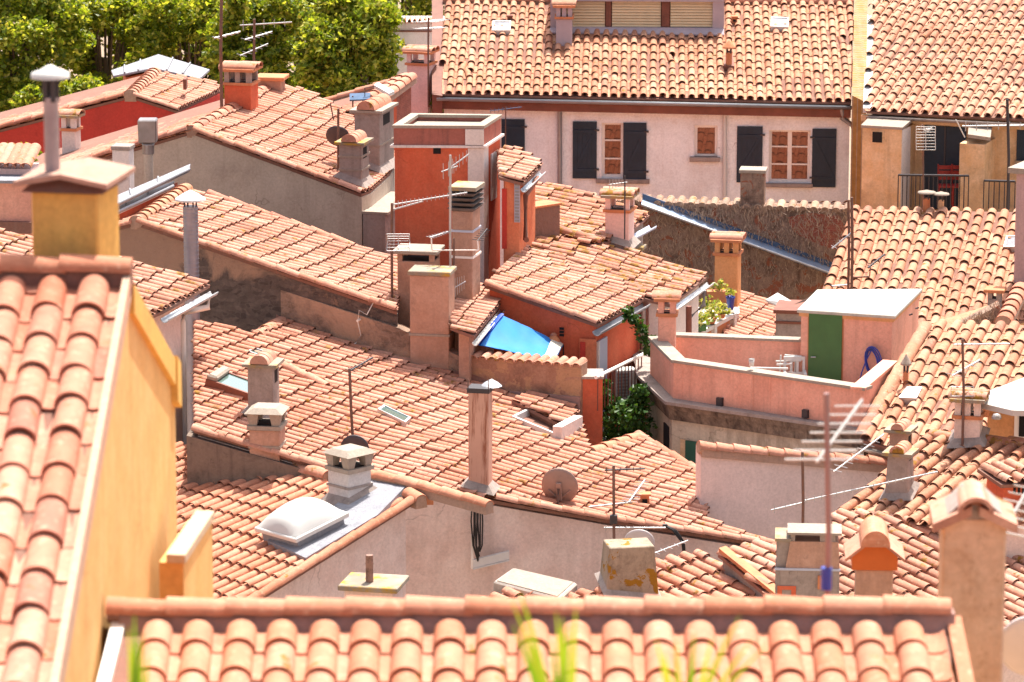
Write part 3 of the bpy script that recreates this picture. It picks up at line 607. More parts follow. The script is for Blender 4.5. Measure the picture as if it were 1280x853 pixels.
# ================================================================== the town
def roofed(label,pl,poly,wall,tile,w=.21,e=.36,seg=6,ins=.14,zb=0,holes=(),wav=.015,extra=(),jit=1,cat='house',name='town_house',group=GHO,lift=0,eave=0):
    c=sum(poly,Vector())/len(poly); t=house(label,(c.x,c.y,0),name,group,cat)
    if eave: t['eave']=1
    tiles('roof',pl,poly,tile,t,w,e,seg,jit,holes,wav,lift=lift); m=MB(); body(m,pl,poly,zb,ins)
    for (p2,q2,ti2) in extra:
        body(m,p2,q2,zb,ins); tiles('roof',p2,q2,ti2,t,w,e,max(4,seg-1),jit,(),wav)
    m.build('wall',wall,t); return t
Z_=Vector((0,0,1))
# ---- far white house with navy shutters
pF=rplane(600,120,84,a=-2,sl=18.5,tag='far'); polyF=pF.poly([(556,1.5),(1067,4),(1064,128.5),(552,117.5)])
tF=house('long white house with navy shutters and a louvred roof dormer, farthest row',(polyF[0].x+5,polyF[0].y,0))
dorm=[pF.hit(*q) for q in((690,-8),(904,-8),(904,44),(690,40))]
tiles('roof',pF,polyF,TF,tF,.205,.345,7,1.2,[dorm],.02)
pFb=Plane(polyF[0],178,18.5); bk=[polyF[0],polyF[1],polyF[1]+pFb.V*5,polyF[0]+pFb.V*5]; tiles('roof',pFb,bk,TF,tF,.42,.7,4)
m=MB(); bp=[polyF[0],polyF[1],polyF[2]+Vector((0,.7,0)),polyF[3]+Vector((0,.7,0))]; body(m,pF,bp,0,.1,.1); body(m,pFb,bk,0,.1,.1); m.build('core_wall',P_FAR,tF)
vF=VP(polyF[3]+Vector((0,.34,0)),polyF[2]+Vector((0,.34,0)))
W1=vF.rect(752,154,779,223); W2=vF.rect(961,163,1013,229); W3=vF.rect(868,157,897,197); W0=vF.rect(610,149,627,215)
tl=vF.tz(polyF[3])[0]+.02; tr=vF.tz(polyF[2])[0]-.02; zt=polyF[2].z-.10
holed(vF,tl,tr,0,polyF[3].z-.10,[W1,W2,W3,W0]).build('wall',P_FAR,tF,recalc=False)
window(vF,752,154,779,223,tF,cols=1); window(vF,961,163,1013,229,tF,cols=2,rows=3); window(vF,868,157,897,197,tF,cols=1,rows=1,rec=.1); window(vF,610,149,627,215,tF,cols=1)
for x in ((627,149,656,212),(779,153.5,808,226)): shutter(vF,*x,tF,flip=False)
shutter(vF,716,152,746,223,tF); shutter(vF,921,158,953,228,tF); shutter(vF,1015,161,1045,234,tF,flip=True)
for x0,y0,x1,y1 in ((745,223.5,812,229),(862,196,900,202),(955,229,1016,234)): MB().wbox(vF,x0,y0,x1,y1,.10,.1).build('window_sill',P_DGREY,tF,bevel=.01)
MB().hexa([polyF[3]+Vector((0,.03,-.33)),polyF[2]+Vector((0,.03,-.33)),polyF[2]+Vector((0,.33,-.33)),polyF[3]+Vector((0,.33,-.33))],[polyF[3]+Vector((0,.03,-.07)),polyF[2]+Vector((0,.03,-.07)),polyF[2]+Vector((0,.33,-.05)),polyF[3]+Vector((0,.33,-.05))]).build('fascia_board',BROWNW,tF)
gutter(polyF[3]+Vector((-.1,-.06,.02)),polyF[2]+Vector((.1,-.06,.02)),tF,.075,ZND)
downpipe([vF.hit(700,124)+vF.n*.2,vF.hit(700,134)+vF.n*.07,vF.hit(700,262)+vF.n*.07],tF,.05,ZND)
downpipe([vF.hit(906,143)+vF.n*.06,vF.hit(906,255)+vF.n*.06],tF,.045,WHITE)
downpipe([vF.hit(1052,130)+vF.n*.3,vF.hit(1053,146)+vF.n*.25,vF.hit(1066,156)+vF.n*.12,vF.hit(1068,166)+vF.n*.08,vF.hit(1068,262)+vF.n*.08],tF,.055,ZND)
for x,y in ((765,132),(913,136)): MB().tube([vF.hit(x,y)+vF.n*.06,vF.hit(x,y)-vF.n*.1],.06,8).build('vent_hole',BLK,tF)
caps('ridge_tiles',[polyF[0]+Vector((0,0,.02)),polyF[1]+Vector((0,0,.02))],TG,tF,.13,.4)
MB().prism([pF.hit(540,0),pF.hit(554,0),pF.hit(553,120),pF.hit(540,118)],(0,0,-.5)).build('verge_board',BROWNW,tF)
# dormer
vD=VP(pF.hit(690,40),pF.hit(904,42)); z1=at(800,-16,vD.o.y).z; zD=pF.hit(800,42).z
a,b,_,_=vD.rect(688,0,905,40); m=MB()
for q in ((a,vD.rect(688,0,701,9)[1]),(vD.rect(891,0,905,9)[0],b)): m.tbox(vD,q[0],q[1],zD-.2,z1,0,3)
m.tbox(vD,a,b,vD.hit(800,2).z,z1,.02,3); m.tbox(vD,a,b,zD-.2,vD.hit(800,34.5).z,.01,3); dm=m.build('dormer',LILAC,tF)
MB().tbox(vD,a+.1,b-.1,zD,z1-.1,-.2,.25).build('dormer_recess',BROWNW,dm)
for x0,x1 in ((701.5,756),(765,826),(838,891)):
    q=vD.rect(x0,2,x1,34); m=MB(); n=9
    for i in range(n):
        zz=q[2]+(q[3]-q[2])*i/n; hh=(q[3]-q[2])/n*.8; A=[vD.pt(q[0],zz,-.06),vD.pt(q[1],zz,-.06),vD.pt(q[1],zz,-.13),vD.pt(q[0],zz,-.13)]; m.hexa(A,[p+Vector((0,0,hh))-vD.n*.03 for p in A])
    m.build('louvred_shutter',LOUV,dm)
for x0,x1 in ((757,764),(827,837)): MB().wbox(vD,x0,2,x1,34,-.05,.12).build('dormer_mullion',BROWNW,dm)
m=MB(); A=[vD.pt(a,zD+.12,.0),vD.pt(b,zD+.12,.0)]; B=[pF.hit(905,46.5)+pF.n*.06,pF.hit(686,43.5)+pF.n*.06]; m.prism(A+B,(0,0,-.03)).build('lead_apron',LILAC,dm)
# roof bits on the far roof
def rooflight(pl,pts,label,frame=ZN,glass=GLG,h=.07,name='roof_light',open_=0,group='small roof lights'):
    q=[pl.hit(*p) for p in pts]; c=sum(q,Vector())/4; t=thing(name,label,'roof light',c,0,group); m=MB(); f=.14; n=pl.n
    ins=[p+(c-p)*f for p in q]
    for i in range(4): m.hexa([q[i]-n*.05,q[(i+1)%4]-n*.05,ins[(i+1)%4]-n*.05,ins[i]-n*.05],[q[i]+n*h,q[(i+1)%4]+n*h,ins[(i+1)%4]+n*h,ins[i]+n*h])
    m.build('frame',frame,t); MB().prism([p+n*(h-.015) for p in ins],-n*.03).build('pane',glass,t); return t
rooflight(pF,[(616,32),(639,32),(638,44),(615,44)],'small white roof light left of the dormer on the far roof',WHITE,LEAD,.12)
rooflight(pF,[(964,27),(986,28),(985,40),(963,39)],'small white roof light right of the dormer on the far roof',WHITE,LEAD,.12)
def venttile(pl,px,py,w,h,label,mat=TERRA,name='vent_tile'):
    b=pl.hit(px,py); t=thing(name,label,'roof vent',b,0,'clay vent tiles'); s=b.y/F; w*=s; h*=s
    MB().hexa([(-w/2,0,-.1),(w/2,0,-.1),(w/2,w,-.1),(-w/2,w,-.1)],[(-w*.42,0,h),(w*.42,0,h),(w*.42,w*.8,h),(-w*.42,w*.8,h)]).lbuild('housing',mat,t)
    MB().box(-w*.25,w*.25,-.012,.01,h*.35,h*.7).lbuild('opening',BLK,t); MB().box(-w*.6,w*.6,-.04,w,h,h+.03).lbuild('lid',mat,t); return t
venttile(pF,918,30,7,8,'square clay vent near the ridge right of the dormer'); venttile(pF,637,30,7,9,'square clay vent above the left roof light on the far roof',BROWNW)
chimney('grey chimney with two tile caps beside the louvred dormer',pF,705,58,24,20,.5,LILAC,'tile',TF,rot=-2,bury=.5)
flue('small clay pipe vent low on the far roof',pF,911,86,66,8,TERRA,'cone',TERRA,name='clay_vent_pipe')
MB().prism([pF.hit(904,88)+pF.n*.1,pF.hit(918,88)+pF.n*.1,pF.hit(916,74)+pF.n*.1,pF.hit(907,74)+pF.n*.1],(0,0,-.1)).build('vent_apron',BROWNW,tF)
# party wall, white flashing and the top-right house
MB().prism([p+pF.n*.22 for p in pF.poly([(1068,4),(1084,4),(1082.5,140),(1064.5,131)])],(0,0,-3)).build('brick_parapet',BRKY,tF)
pR=rplane(1180,143,82,a=-22,k=-.85,tag='topright'); polyR=pR.poly([(1091,2),(1150,-12),(1400,-14),(1400,155),(1083,139.5)])
tR=roofed('ochre house with pale pink tiles, top corner beside the brick parapet',pR,polyR,P_OCH,TP,.225,.37,8,.3,wav=.02)
MB().prism([p+pR.n*.03 for p in pR.poly([(1083.5,20),(1092,20),(1090,137),(1079,137)])],(0,0,-.1)).build('white_flashing',WHITE,tR)
q=[pR.hit(1086,6),pR.hit(1200,-3)]; 
vR=VP(polyR[4]+Vector((0,.32,0)),polyR[3]+Vector((0,.32,0)))
gutter(polyR[4]+Vector((0,-.05,0)),polyR[3]+Vector((0,-.05,0)),tR,.06,P_DGREY)
m=MB(); m.wbox(vR,1078,149,1290,156,.12,.05); m.build('cornice',P_OCH,tR)
# annex with flat slab
vA=vR.shift(.9); q=vA.rect(1077,161,1126,275); q2=vR.rect(1077,161,1143,275)
m=MB(); A_=[vA.pt(q[0],0),vA.pt(q[1],0),vR.pt(q2[1],0),vR.pt(q[0],0)]; B_=[Vector((p.x,p.y,q[3])) for p in A_]; m.hexa(A_,B_); m.build('annex_wall',P_OCH,tR)
m=MB(); cA=sum(B_,Vector())/4; B2=[p+(p-cA)*.06 for p in B_]; B2[2]+=Z_*.12; B2[3]+=Z_*.12; m.hexa([p-Z_*.0 for p in B2],[p+Z_*.055 for p in B2]); m.build('annex_roof',CONCR,tR)
e=(A_[2]-A_[1]); nn=Vector((-e.y,e.x,0)).normalized(); nn=nn if nn.y<0 else -nn; m=MB(); p,r_=A_[1]+e*.02,A_[1]+e*.62; m.hexa([p,r_,r_+nn*.012,p+nn*.012],[Vector((k.x,k.y,q[3]-.01)) for k in (p,r_,r_+nn*.012,p+nn*.012)]); m.build('annex_pilaster',P_WHITE,tR)
f=MB().wbox(vA,1089,163,1105,180,.02,.01).build('window_frame',P_OCH,tR); MB().wbox(vA,1091,165,1103,178,.035,-.0).build('pane',BLK,f)
MB().wbox(vR,1155,158,1207,262,.03,.02).build('door',NAVY,tR); MB().wbox(vR,1180,158,1182,262,.045,-.02).build('door_bead',DARKM,tR)
m=MB(); m.wbox(vR,1212,172,1243,280,.9,0); m.build('pier',P_OCH,tR); vP=vR.shift(.9); MB().prism([vR.hit(1214,153)+vR.n*.2,vR.hit(1243,155)+vR.n*.2,vP.hit(1238,172),vP.hit(1210,168)],(0,0,-.07)).build('pier_slab',CONCR,tR)
shutter(vR,1271,162,1300,216,tR,z=False); MB().wbox(vR,1270,201,1300,207,.12,0).build('sill',LICH,tR)
MB().tbox(vR,vR.rect(1120,220,1300,270)[0],vR.rect(1120,220,1300,270)[1],0,vR.hit(1200,266).z,1.3,0).build('balcony_floor',P_OCH,tR)
def railing(label,vp,x0,x1,yt,yb,n,mat=DARKM):
    A=vp.hit(x0,yt); t=thing('railing',label,'railing',(A.x,A.y,vp.hit(x0,yb).z),0,'balcony railings'); B=vp.hit(x1,yt+1); MB().tube([A,B],.025,6).build('handrail',mat,t)
    z=vp.hit((x0+x1)/2,yb).z; src=None
    for i in range(n+1):
        p=A+(B-A)*i/n
        if src is None: src=MB().tube([Vector((p.x,p.y,z)),p],.012,5).build('baluster',mat,t); p0=p
        else: o=src.copy(); COL.objects.link(o); o.parent=t; o.location=p-p0
    return t
vRb=vR.shift(1.25)
railing('black iron railing in front of the dark door',vRb,1123,1211,219,262,16); railing('black iron railing beside the tall aerial, right of the ochre pier',vRb,1230,1269,226,262,6)
for x,l in((1182,'red plastic chair on the balcony, left of the pair'),(1199,'red plastic chair on the balcony, right of the pair')):
    b=vR.shift(.7).hit(x,258); t=thing('balcony_chair',l,'chair',b,0,'red balcony chairs'); MB().box(-.16,.16,-.1,.2,.40,.44).lbuild('seat',CHRED,t)
    m=MB()
    for i in range(3): m.box(-.16,.16,.2,.225,.52+.11*i,.60+.11*i)
    m.lbuild('backrest',CHRED,t)
    for sx in(-.15,.15):
        for sy in(-.08,.2): MB().tube([(sx,sy,0),(sx,sy,.42 if sy<0 else .85)],.015,5).lbuild('leg',CHRED,t)
# ---- beige house behind the trees and trees
vB=VP(at(440,100,98),at(560,100,98)); a,b,_,zz=vB.rect(458,28,560,150); tB=house('plain beige house with a scalloped tile edge, behind the trees',(vB.pt((a+b)/2,0,0)))
MB().tbox(vB,a,b,0,zz,0,1.2).build('wall',P_WHITE,tB); MB().tbox(vB,a,b,vB.hit(500,40).z,vB.hit(500,38).z,.05,0).build('string_course',BROWNW,tB)
m=MB(); n=16
for i in range(n): u=a+(b-a)*(i+.5)/n; m.barrel(vB.pt(u,zz-.02,.15),vB.pt(u,zz-.12,-1.2),(b-a)/n*.42,.12,8)
addrnd(m.build('coping_tiles',TB,tB,recalc=False),30)
for a_ in (('broad sunlit plane tree at the left edge of the photo',20,-75,175,103,200,26),('plane tree with a tall dark-centred crown behind the red house',130,-70,150,106,190,24),('plane tree behind the zinc lantern, second from the beige house',235,-60,135,104,190,24),
    ('plane tree behind the aerial mast and tiled chimney',330,-50,140,101,165,24),('bright plane tree whose crown ends beside the beige house',432,-20,136,97.5,140,28),('distant plane tree above the roof of the beige house',490,-110,58,112,230,20),('distant plane tree in the gap between two bright crowns',385,-100,60,114,210,20)):
    tree(*a_)
for i,(x,y,w_) in enumerate(((300,118,110),(60,160,170),(395,118,100))): tree(('low bushy plane tree in front of the aerial mast crown','low plane tree behind the roof of the red house','low leafy plane tree behind the tiled gable')[i],x,y-70,y+20,100+i,w_,10)
m=MB()
for c,r_ in (((541,130),.2),((548,138),.16),((540,122),.12)): leaves(m,at(*c,85.2),r_,50,.09)
t=thing('wall_plant','yellow green plant sprouting beside the pink chimney wall','plant',at(541,140,85.2),0); addrnd(m.build('leaves',LF,t,recalc=False),2); MB().tube([at(541,170,85.2),at(542,125,85.2)],.02).build('stem',BARK,t)
# ---- red house with zinc lantern (far left)
pH4=rplane(163,120,80.5,k=2.8,m=.9,tag='redhouse'); A=pH4.hit(163,120); B=pH4.hit(194,90); pH4l=Plane(A,math.degrees(pH4.a)-180,15.5)
polyH4=[A,B]+pH4.poly([(262,103),(279,112),(222,139)]); L4=[A,B,B+pH4l.V*4.6,A+pH4l.V*4.2]
tH4=roofed('crimson gabled house at the far left under a zinc lantern',pH4,polyH4,P_CRIM,TN,.21,.36,6,0,extra=[(pH4l,L4,TN)])
caps('ridge_tiles',[A,B],TN,tH4,.15,.26); caps('verge_tiles',[A+pH4l.V*.15+Vector((0,-.02,.05)),A+pH4l.V*4.2+Vector((0,-.02,.05))],TG,tH4,.09,.4); caps('verge_tiles',[pH4.hit(168,122)+Vector((0,0,.04)),pH4.hit(222,139)+Vector((0,0,.04))],TN,tH4,.08,.4)
z0=at(195,78,84).z; apA=hitz(192,85,z0); apB=hitz(198,68,z0); eL=[hitz(142,95,z0-.33),hitz(139,88,z0-.33)]; eR=[hitz(250,98,z0-.4),hitz(262,87,z0-.4)]
tZ=thing('zinc_lantern','low zinc gabled lantern roof on top of the red house','roof lantern',(apA.x,apA.y,z0-.9),0); m=MB(); m.prism([apA,apB,eL[1],eL[0]],(0,0,-.04)); m.prism([apA,apB,eR[1],eR[0]],(0,0,-.04)); m.build('roof_sheet',LEAD,tZ)
m=MB(); nn=[(eL[0],apA),(apA,eR[0])]
for p,q_ in nn:
    for f in (.28,.62): 
        c0=p+(q_-p)*f; c1=(eL[1] if p is eL[0] else apB)+((apB if p is eL[0] else eR[1])-(eL[1] if p is eL[0] else apB))*f; m.tube([c0+Vector((0,0,.02)),c1+Vector((0,0,.02))],.02,5)
m.build('standing_seam',ZND,tZ); up=Vector((0,.12,-.03)); MB().hexa([eL[0]+up-Vector((-.25,0,.5)),apA+up-Vector((0,0,.9)),eR[0]+up-Vector((.25,0,.6)),eR[1]-Vector((.25,0,.6)),apB-Vector((0,0,.9)),eL[1]-Vector((-.25,0,.5))],[eL[0]+up+Vector((.25,0,-.03)),apA+up-Vector((0,0,.05)),eR[0]+up-Vector((.25,0,.03)),eR[1]-Vector((.25,0,.06)),apB-Vector((0,0,.06)),eL[1]-Vector((-.25,0,.06))]).build('curb_wall',TERRA,tZ)
MB().wbox(VP(at(228,108,81.5),at(238,108,81.5)),229,99,233,112,.05,.3).build('post',BROWNW,tZ)
# ---- second gabled house
pH5=rplane(240,164,69,k=2.8,m=.6,tag='H5'); A=pH5.hit(240,164); B=pH5.hit(345,104); pH5l=Plane(A,math.degrees(pH5.a)-180,18)
polyH5=[A,B]+pH5.poly([(400,121),(432,142),(498,198),(488,216),(464,238),(452,243)]); L5=[A,B,B+pH5l.V*5,A+pH5l.V*4.2]
tH5=roofed('big grey gabled house with a long salmon roof below the trees',pH5,polyH5,P_GREY,TN,.185,.345,6,0,extra=[(pH5l,L5,TN)])
caps('ridge_tiles',[A,B],TG,tH5,.12,.4); caps('verge_tiles',[A+pH5l.V*.1+Vector((0,-.02,.05)),A+pH5l.V*4.2+Vector((0,-.02,.05))],TG,tH5,.1,.36); caps('verge_tiles',[pH5.hit(244,166)+Vector((0,0,.04)),pH5.hit(452,243)+Vector((0,0,.04))],TN,tH5,.085,.42)
w5=VP(pH5.hit(240,166),pH5.hit(452,243))
pc=pH5.hit(452,243); dd=pH5.D; 
m=MB(); p0=pc+Vector((0,0,-.35)); e1=pH5.hit(488,217); e1=Vector((e1.x,e1.y,p0.z)); m.prism([p0+dd*.02,e1+dd*.02,e1+dd*.5,p0+dd*.42],(0,0,-9)); m.build('end_pier',P_DGREY,tH5)
MB().prism([p0+dd*.0+Vector((0,0,.05)),e1+Vector((0,0,.05)),e1+dd*.55+Vector((0,0,.05)),p0+dd*.47+Vector((0,0,.05))],(0,0,-.045)).build('pier_coping',CONCR,tH5)
# zinc lean-to between the gable and its neighbour
# ---- main central roof M
pM=rplane(520,500,60,k=2.86,m=.50,tag='M')
M=[(243,402),(320,421),(352,400),(460,432),(590,480),(722,519),(738,566),(800,546),(884,598),(884,652),(975,683),(760,650),(620,626),(410,585),(243,537)]
polyM=pM.poly(M); VM=VP(pM.hit(352,400),pM.hit(722,519))
holeM=pM.poly([(640,528),(668,514),(720,528),(698,552)])
cM=sum(polyM,Vector())/15; tM=house('large house with the broad salmon roof in the middle of the photo',(cM.x,cM.y,0))
tiles('roof',pM,polyM,TN,tM,.186,.34,7,1.2,[holeM],.022); m=MB(); body(m,pM,polyM,0,.05,.1); m.build('wall',P_WALL,tM)
p_,q_=pM.hit(236,535),pM.hit(411,585.6); MB().hexa([Vector((p_.x-.03,p_.y-.06,0)),Vector((q_.x-.03,q_.y-.06,0)),Vector((q_.x,q_.y+.3,0)),Vector((p_.x,p_.y+.3,0))],[Vector((p_.x-.03,p_.y-.06,p_.z-.1)),Vector((q_.x-.03,q_.y-.06,q_.z-.1)),Vector((q_.x,q_.y+.3,q_.z-.1)),Vector((p_.x,p_.y+.3,p_.z-.1))]).build('side_wall',plaster('grimy_dark_render',(.20,.15,.12),(.07,.055,.05),.8,sc=2,streak=.7),tM)
caps('ridge_tiles',[pM.hit(322,421),pM.hit(352,402)],TO,tM,.12,.36); caps('hip_tiles',[pM.hit(739,567),pM.hit(800,547)],TB,tM,.12,.4); caps('verge_tiles',[pM.hit(798,546),pM.hit(884,598)],TN,tM,.1,.42)
caps('verge_tiles',[pM.hit(622,626)+Vector((0,0,.03)),pM.hit(760,651)+Vector((0,0,.03)),pM.hit(975,684)+Vector((0,0,.03))],TN,tM,.085,.3); caps('verge_tiles',[pM.hit(243,537),pM.hit(410,585)],TO,tM,.085,.42)
caps('roof_joint_tiles',[pM.hit(340,455)+pM.n*.05,pM.hit(408,487)+pM.n*.05],TN,tM,.09,.42,False)
# ---- roof 3 house, attached to the wall of M
a0=VM.hit(495,390); pH6=rplane(495,390,a0.y,k=2.9,m=.60,tag='H6'); A=pH6.hit(171,278); B=pH6.hit(233,236)
polyH6=[A,B]+pH6.poly([(262,243),(440,306),(468,318),(500,323),(497,390)])
pH6l=Plane(A,math.degrees(pH6.a)-180,16); L6=[A,B,B+pH6l.V*1.2,A+pH6l.V*1.0]
tH6=roofed('house with a long pink tiled slope above the dark rubble wall',pH6,polyH6,S_DARK,TO,.185,.345,6,0,extra=[(pH6l,L6,TN)])
caps('ridge_tiles',[A,B],TF,tH6,.13,.24); caps('verge_tiles',[pH6.hit(174,280)+Vector((0,0,.03)),pH6.hit(495,389)+Vector((0,0,.03))],TN,tH6,.085,.42)
caps('flashing_tiles',[pH6.hit(262,244),pH6.hit(340,272),pH6.hit(440,308)],TG,tH6,.10,.42); caps('verge_tiles',[A+pH6l.V*.1,A+pH6l.V*1.0],TG,tH6,.08,.4)
tZ2=thing('zinc_lean_to','stepped zinc sheet roof against the grey gable, beside the ribbed ridge','metal roof',hitz(180,240,B.z),0)
zq=B.z
for i,(pp,dz) in enumerate((([(128,252),(238,205),(236,212),(132,262)],.16),([(128,262),(218,226),(216,233),(132,272)],.02))):
    m=MB(); q=[hitz(x,y,zq+dz) for x,y in pp]; m.prism(q,(0,0,-.05)).build('zinc_sheet',LEAD if i==0 else ZN,tZ2)
    MB().tube([q[3],q[2]],.035,6).build('rolled_edge',ZND,tZ2)
    for f in (.3,.62): MB().tube([q[0]+(q[1]-q[0])*f+Vector((0,0,.015)),q[3]+(q[2]-q[3])*f+Vector((0,0,.015))],.02,5).build('seam',ZND,tZ2)
q=[hitz(132,273,zq-.03),hitz(222,232,zq-.03),hitz(222,228,zq-.03),hitz(132,266,zq-.03)]; MB().prism(q,(0,0,-1.2)).build('red_upstand',P_RED,tZ2)
# ---- mid-left house behind the yellow chimney
pH7=rplane(205,386,58.5,k=3.08,m=.52,tag='H7'); polyH7=pH7.poly([(-60,268),(0,291),(130,318),(263,356),(204,389),(120,424),(-60,420)])
tH7=roofed('low tiled house with a zinc gutter, behind the yellow chimney',pH7,polyH7,P_WALL,TO,.2,.36,6,.3,eave=1); gutter(pH7.hit(202,391)+pH7.D*.05,pH7.hit(264,357)+pH7.D*.05,tH7,.07)
q=pH7.hit(258,360)+pH7.D*.03; w7=pH7.D*-.3
downpipe([q-Vector((0,0,.12)),q-Vector((0,0,.3)),q+w7*.9-Vector((0,0,.36))+Vector((-.12,-.2,0)),q+w7*.9+Vector((-.14,-.22,-.5)),q+w7*.9+Vector((-.14,-.22,-5))],tH7,.05,CREAM)
# pink wall at the far left edge
tPk=house('pale pink house end at the left edge with a metal capped roof',at(5,260,68)*1); v=VP(at(-60,250,66),at(44,250,65.85)); q=v.rect(-60,228,40,300); MB().tbox(v,q[0],q[1],0,q[3],0,1.2).build('wall',P_PINK,tPk); MB().tbox(v,q[0],q[1],q[3],q[3]+.05,.1,1.1).build('roof_sheet',LEAD,tPk); MB().tbox(v,q[0],q[1],v.hit(0,290).z,v.hit(0,276).z,.12,0).build('lead_skirt',DMORT,tPk)
q2=v.rect(-60,200,30,226); m=MB()
for i in range(9): u=q2[0]+(q2[1]-q2[0])*(i+.5)/9; m.barrel(v.pt(u,q2[2]+.16,-.4),v.pt(u,q2[3]+.02,-1.2),.1,.09)
addrnd(m.build('roof_tile_row',TN,tPk,recalc=False),30); MB().tbox(v,q2[0],q2[1],0,q2[2]+.12,-.5,1.15).build('upper_wall',P_PPINK,tPk)
t=thing('wall_plant','small leafy weed by the red wall at the left edge','plant',at(34,195,74)); m=MB(); leaves(m,at(34,190,74),.22,70,.07); leaves(m,at(6,192,74),.25,70,.07); addrnd(m.build('leaves',LF,t,recalc=False),2); MB().tube([at(34,206,74),at(34,186,74)],.012).build('stem',BARK,t)
# ---- red tower
zT=at(548,160,66.2).z; fl,fr,br,bl=hitz(492,160.5,zT),hitz(604,161,zT),hitz(626,147,zT),hitz(515,145.5,zT)
tT=house('square red tower house with a flat parapet roof and white corner',((fl+br)/2).xy.to_3d(),'tower_house'); cc=(fl+fr+br+bl)/4
def ring(k,z): return [Vector((cc.x+(p.x-cc.x)*k,cc.y+(p.y-cc.y)*k,z)) for p in (fl,fr,br,bl)]
sT=fl.y/F; zc=zT-21.5*sT; za=zT-24.5*sT
m=MB(); o_=ring(1,zT); i_=ring(.86,zT)
for k in range(4): j=(k+1)%4; m.hexa([o_[k]-Vector((0,0,zT-zc)),o_[j]-Vector((0,0,zT-zc)),i_[j]-Vector((0,0,zT-zc)),i_[k]-Vector((0,0,zT-zc))],[o_[k],o_[j],i_[j],i_[k]])
par=m.build('parapet',plaster('stained_red_parapet',(.36,.13,.10),(.16,.08,.07),.7,streak=.7,sc=2),tT)
m=MB(); 
for k in range(4): j=(k+1)%4; a_,b_=ring(1.03,zT+.002),ring(.82,zT+.002); m.hexa([a_[k],a_[j],b_[j],b_[k]],[p+Vector((0,0,.05)) for p in (a_[k],a_[j],b_[j],b_[k])])
m.build('parapet_coping',CONCR,tT); MB().prism(ring(.855,zT-.06),(0,0,-.2)).build('flat_roof',CONCR,tT)
MB().prism(ring(1.07,zc),(0,0,za-zc)).build('cornice',P_WHITE,tT); MB().hexa(ring(.985,0),ring(.985,za)).build('wall',P_RED,tT)
vT=VP(ring(.985,0)[0],ring(.985,0)[1]); q=vT.rect(585,185,605,360); MB().tbox(vT,q[0],q[1]-.0,0,za-.01,.02,.02).build('corner_pilaster',P_WHITE,tT); q=vT.rect(585.5,158,605,181); MB().tbox(vT,vT.tz(o_[1])[0]-.3,vT.tz(o_[1])[0]+.012,zc+.01,zT-.01,.045,0).build('corner_block',P_WHITE,tT)
MB().wbox(vT,541.5,185,551,192.5,.008,.01).build('vent_slot',BLK,tT); 
vTs=VP(ring(.985,0)[1],ring(.985,0)[2]); vTs.n=Vector((abs(vTs.n.x),vTs.n.y if vTs.n.x>0 else -vTs.n.y,0)); ln=(ring(.985,0)[2]-ring(.985,0)[1]).length
MB().tbox(vTs,ln*.0+.0,ln*.28,0,za-.012,.015,.02).build('side_pilaster',P_WHITE,tT); MB().tbox(vTs,ln*.45,ln*.75,za-1.0,za-.2,.02,.02).build('side_panel',P_WHITE,tT)
# extension on the right of the tower
e0=hitz(628,228,zT-1.2); 
pE=rplane(640,225,65.4,a=68,sl=14,tag='ext'); polyE=pE.poly([(622,205),(625,187),(648,187),(677,208),(655,229),(624,221)])
tE=roofed('orange extension house with a small tiled roof beside the red tower',pE,polyE,P_RED2,TO,.2,.36,6,.1,eave=1); gutter(pE.hit(655,230),pE.hit(678,208),tE,.06)
qb=inset(polyE,.1); vE=VP(qb[5].to_3d(),qb[4].to_3d()); 
MB().wbox(vE,627.5,236,633.5,311,.02,.02).build('window_recess',P_CRIM,tE); lv=MB().wbox(vE,643,228,650,278,.02,.01).build('louvre_shutter',SLATEB,tE)
q=vE.rect(643.7,229,649.3,277); m=MB()
for i in range(12): m.tbox(vE,q[0],q[1],q[2]+(q[3]-q[2])*i/12,q[2]+(q[3]-q[2])*(i+.6)/12,.035,-.02)
m.build('louvre_slats',ZND,lv)
dp=pE.hit(657,226); downpipe([pE.hit(672,214)-Vector((0,0,.12)),dp-Vector((0,0,.25)),dp-Vector((0,0,1.0)),at(658,300,dp.y-.1)],tE,.045,BROWNW)
# ---- centre-right tiled roofs round the red walls
y2=VM.hit(722,519).y
pC1=rplane(748,405,62.6,k=2.94,m=.62,tag='C1'); polyC1=pC1.poly([(607,356.5),(655,308),(802,363),(806,373),(748,406)])
tC1=roofed('red house with a clean salmon roof below the tower, beside the blue tarp',pC1,polyC1,P_RED,TO,.185,.34,7,.06,jit=.6,eave=1)
caps('verge_tiles',[pC1.hit(609,358)+Vector((0,0,.03)),pC1.hit(747,405.5)+Vector((0,0,.03))],TN,tC1,.085,.40); gutter(pC1.hit(746,408),pC1.hit(808,373),tC1,.075,ZND)
qi=inset(polyC1,.06); vC=VP(qi[4].to_3d(),qi[3].to_3d()); vC.n=-vC.n if vC.n.dot(pC1.D)<0 else vC.n
vCg=VP(pC1.hit(607,357),pC1.hit(748,406))
q=vCg.rect(725,400,747,480); MB().tbox(vCg,q[0],q[1]-.02,0,vCg.hit(727,404).z-.25,.03,.01).build('corner_strip',P_RED2,tC1)
lo=qi[4].to_3d(); ln=(qi[3]-qi[4]).length; dv=(qi[3]-qi[4]).normalized().to_3d(); nv=pC1.D
def sbox(t0,t1,z0,z1,out,mb): p=[lo+dv*t0,lo+dv*t1]; mb.hexa([Vector((r_.x,r_.y,z0)) for r_ in (p[0]-nv*.05,p[1]-nv*.05,p[1]+nv*out,p[0]+nv*out)],[Vector((r_.x,r_.y,z1)) for r_ in (p[0]-nv*.05,p[1]-nv*.05,p[1]+nv*out,p[0]+nv*out)]); return mb
zc=pC1.hit(748,406).z
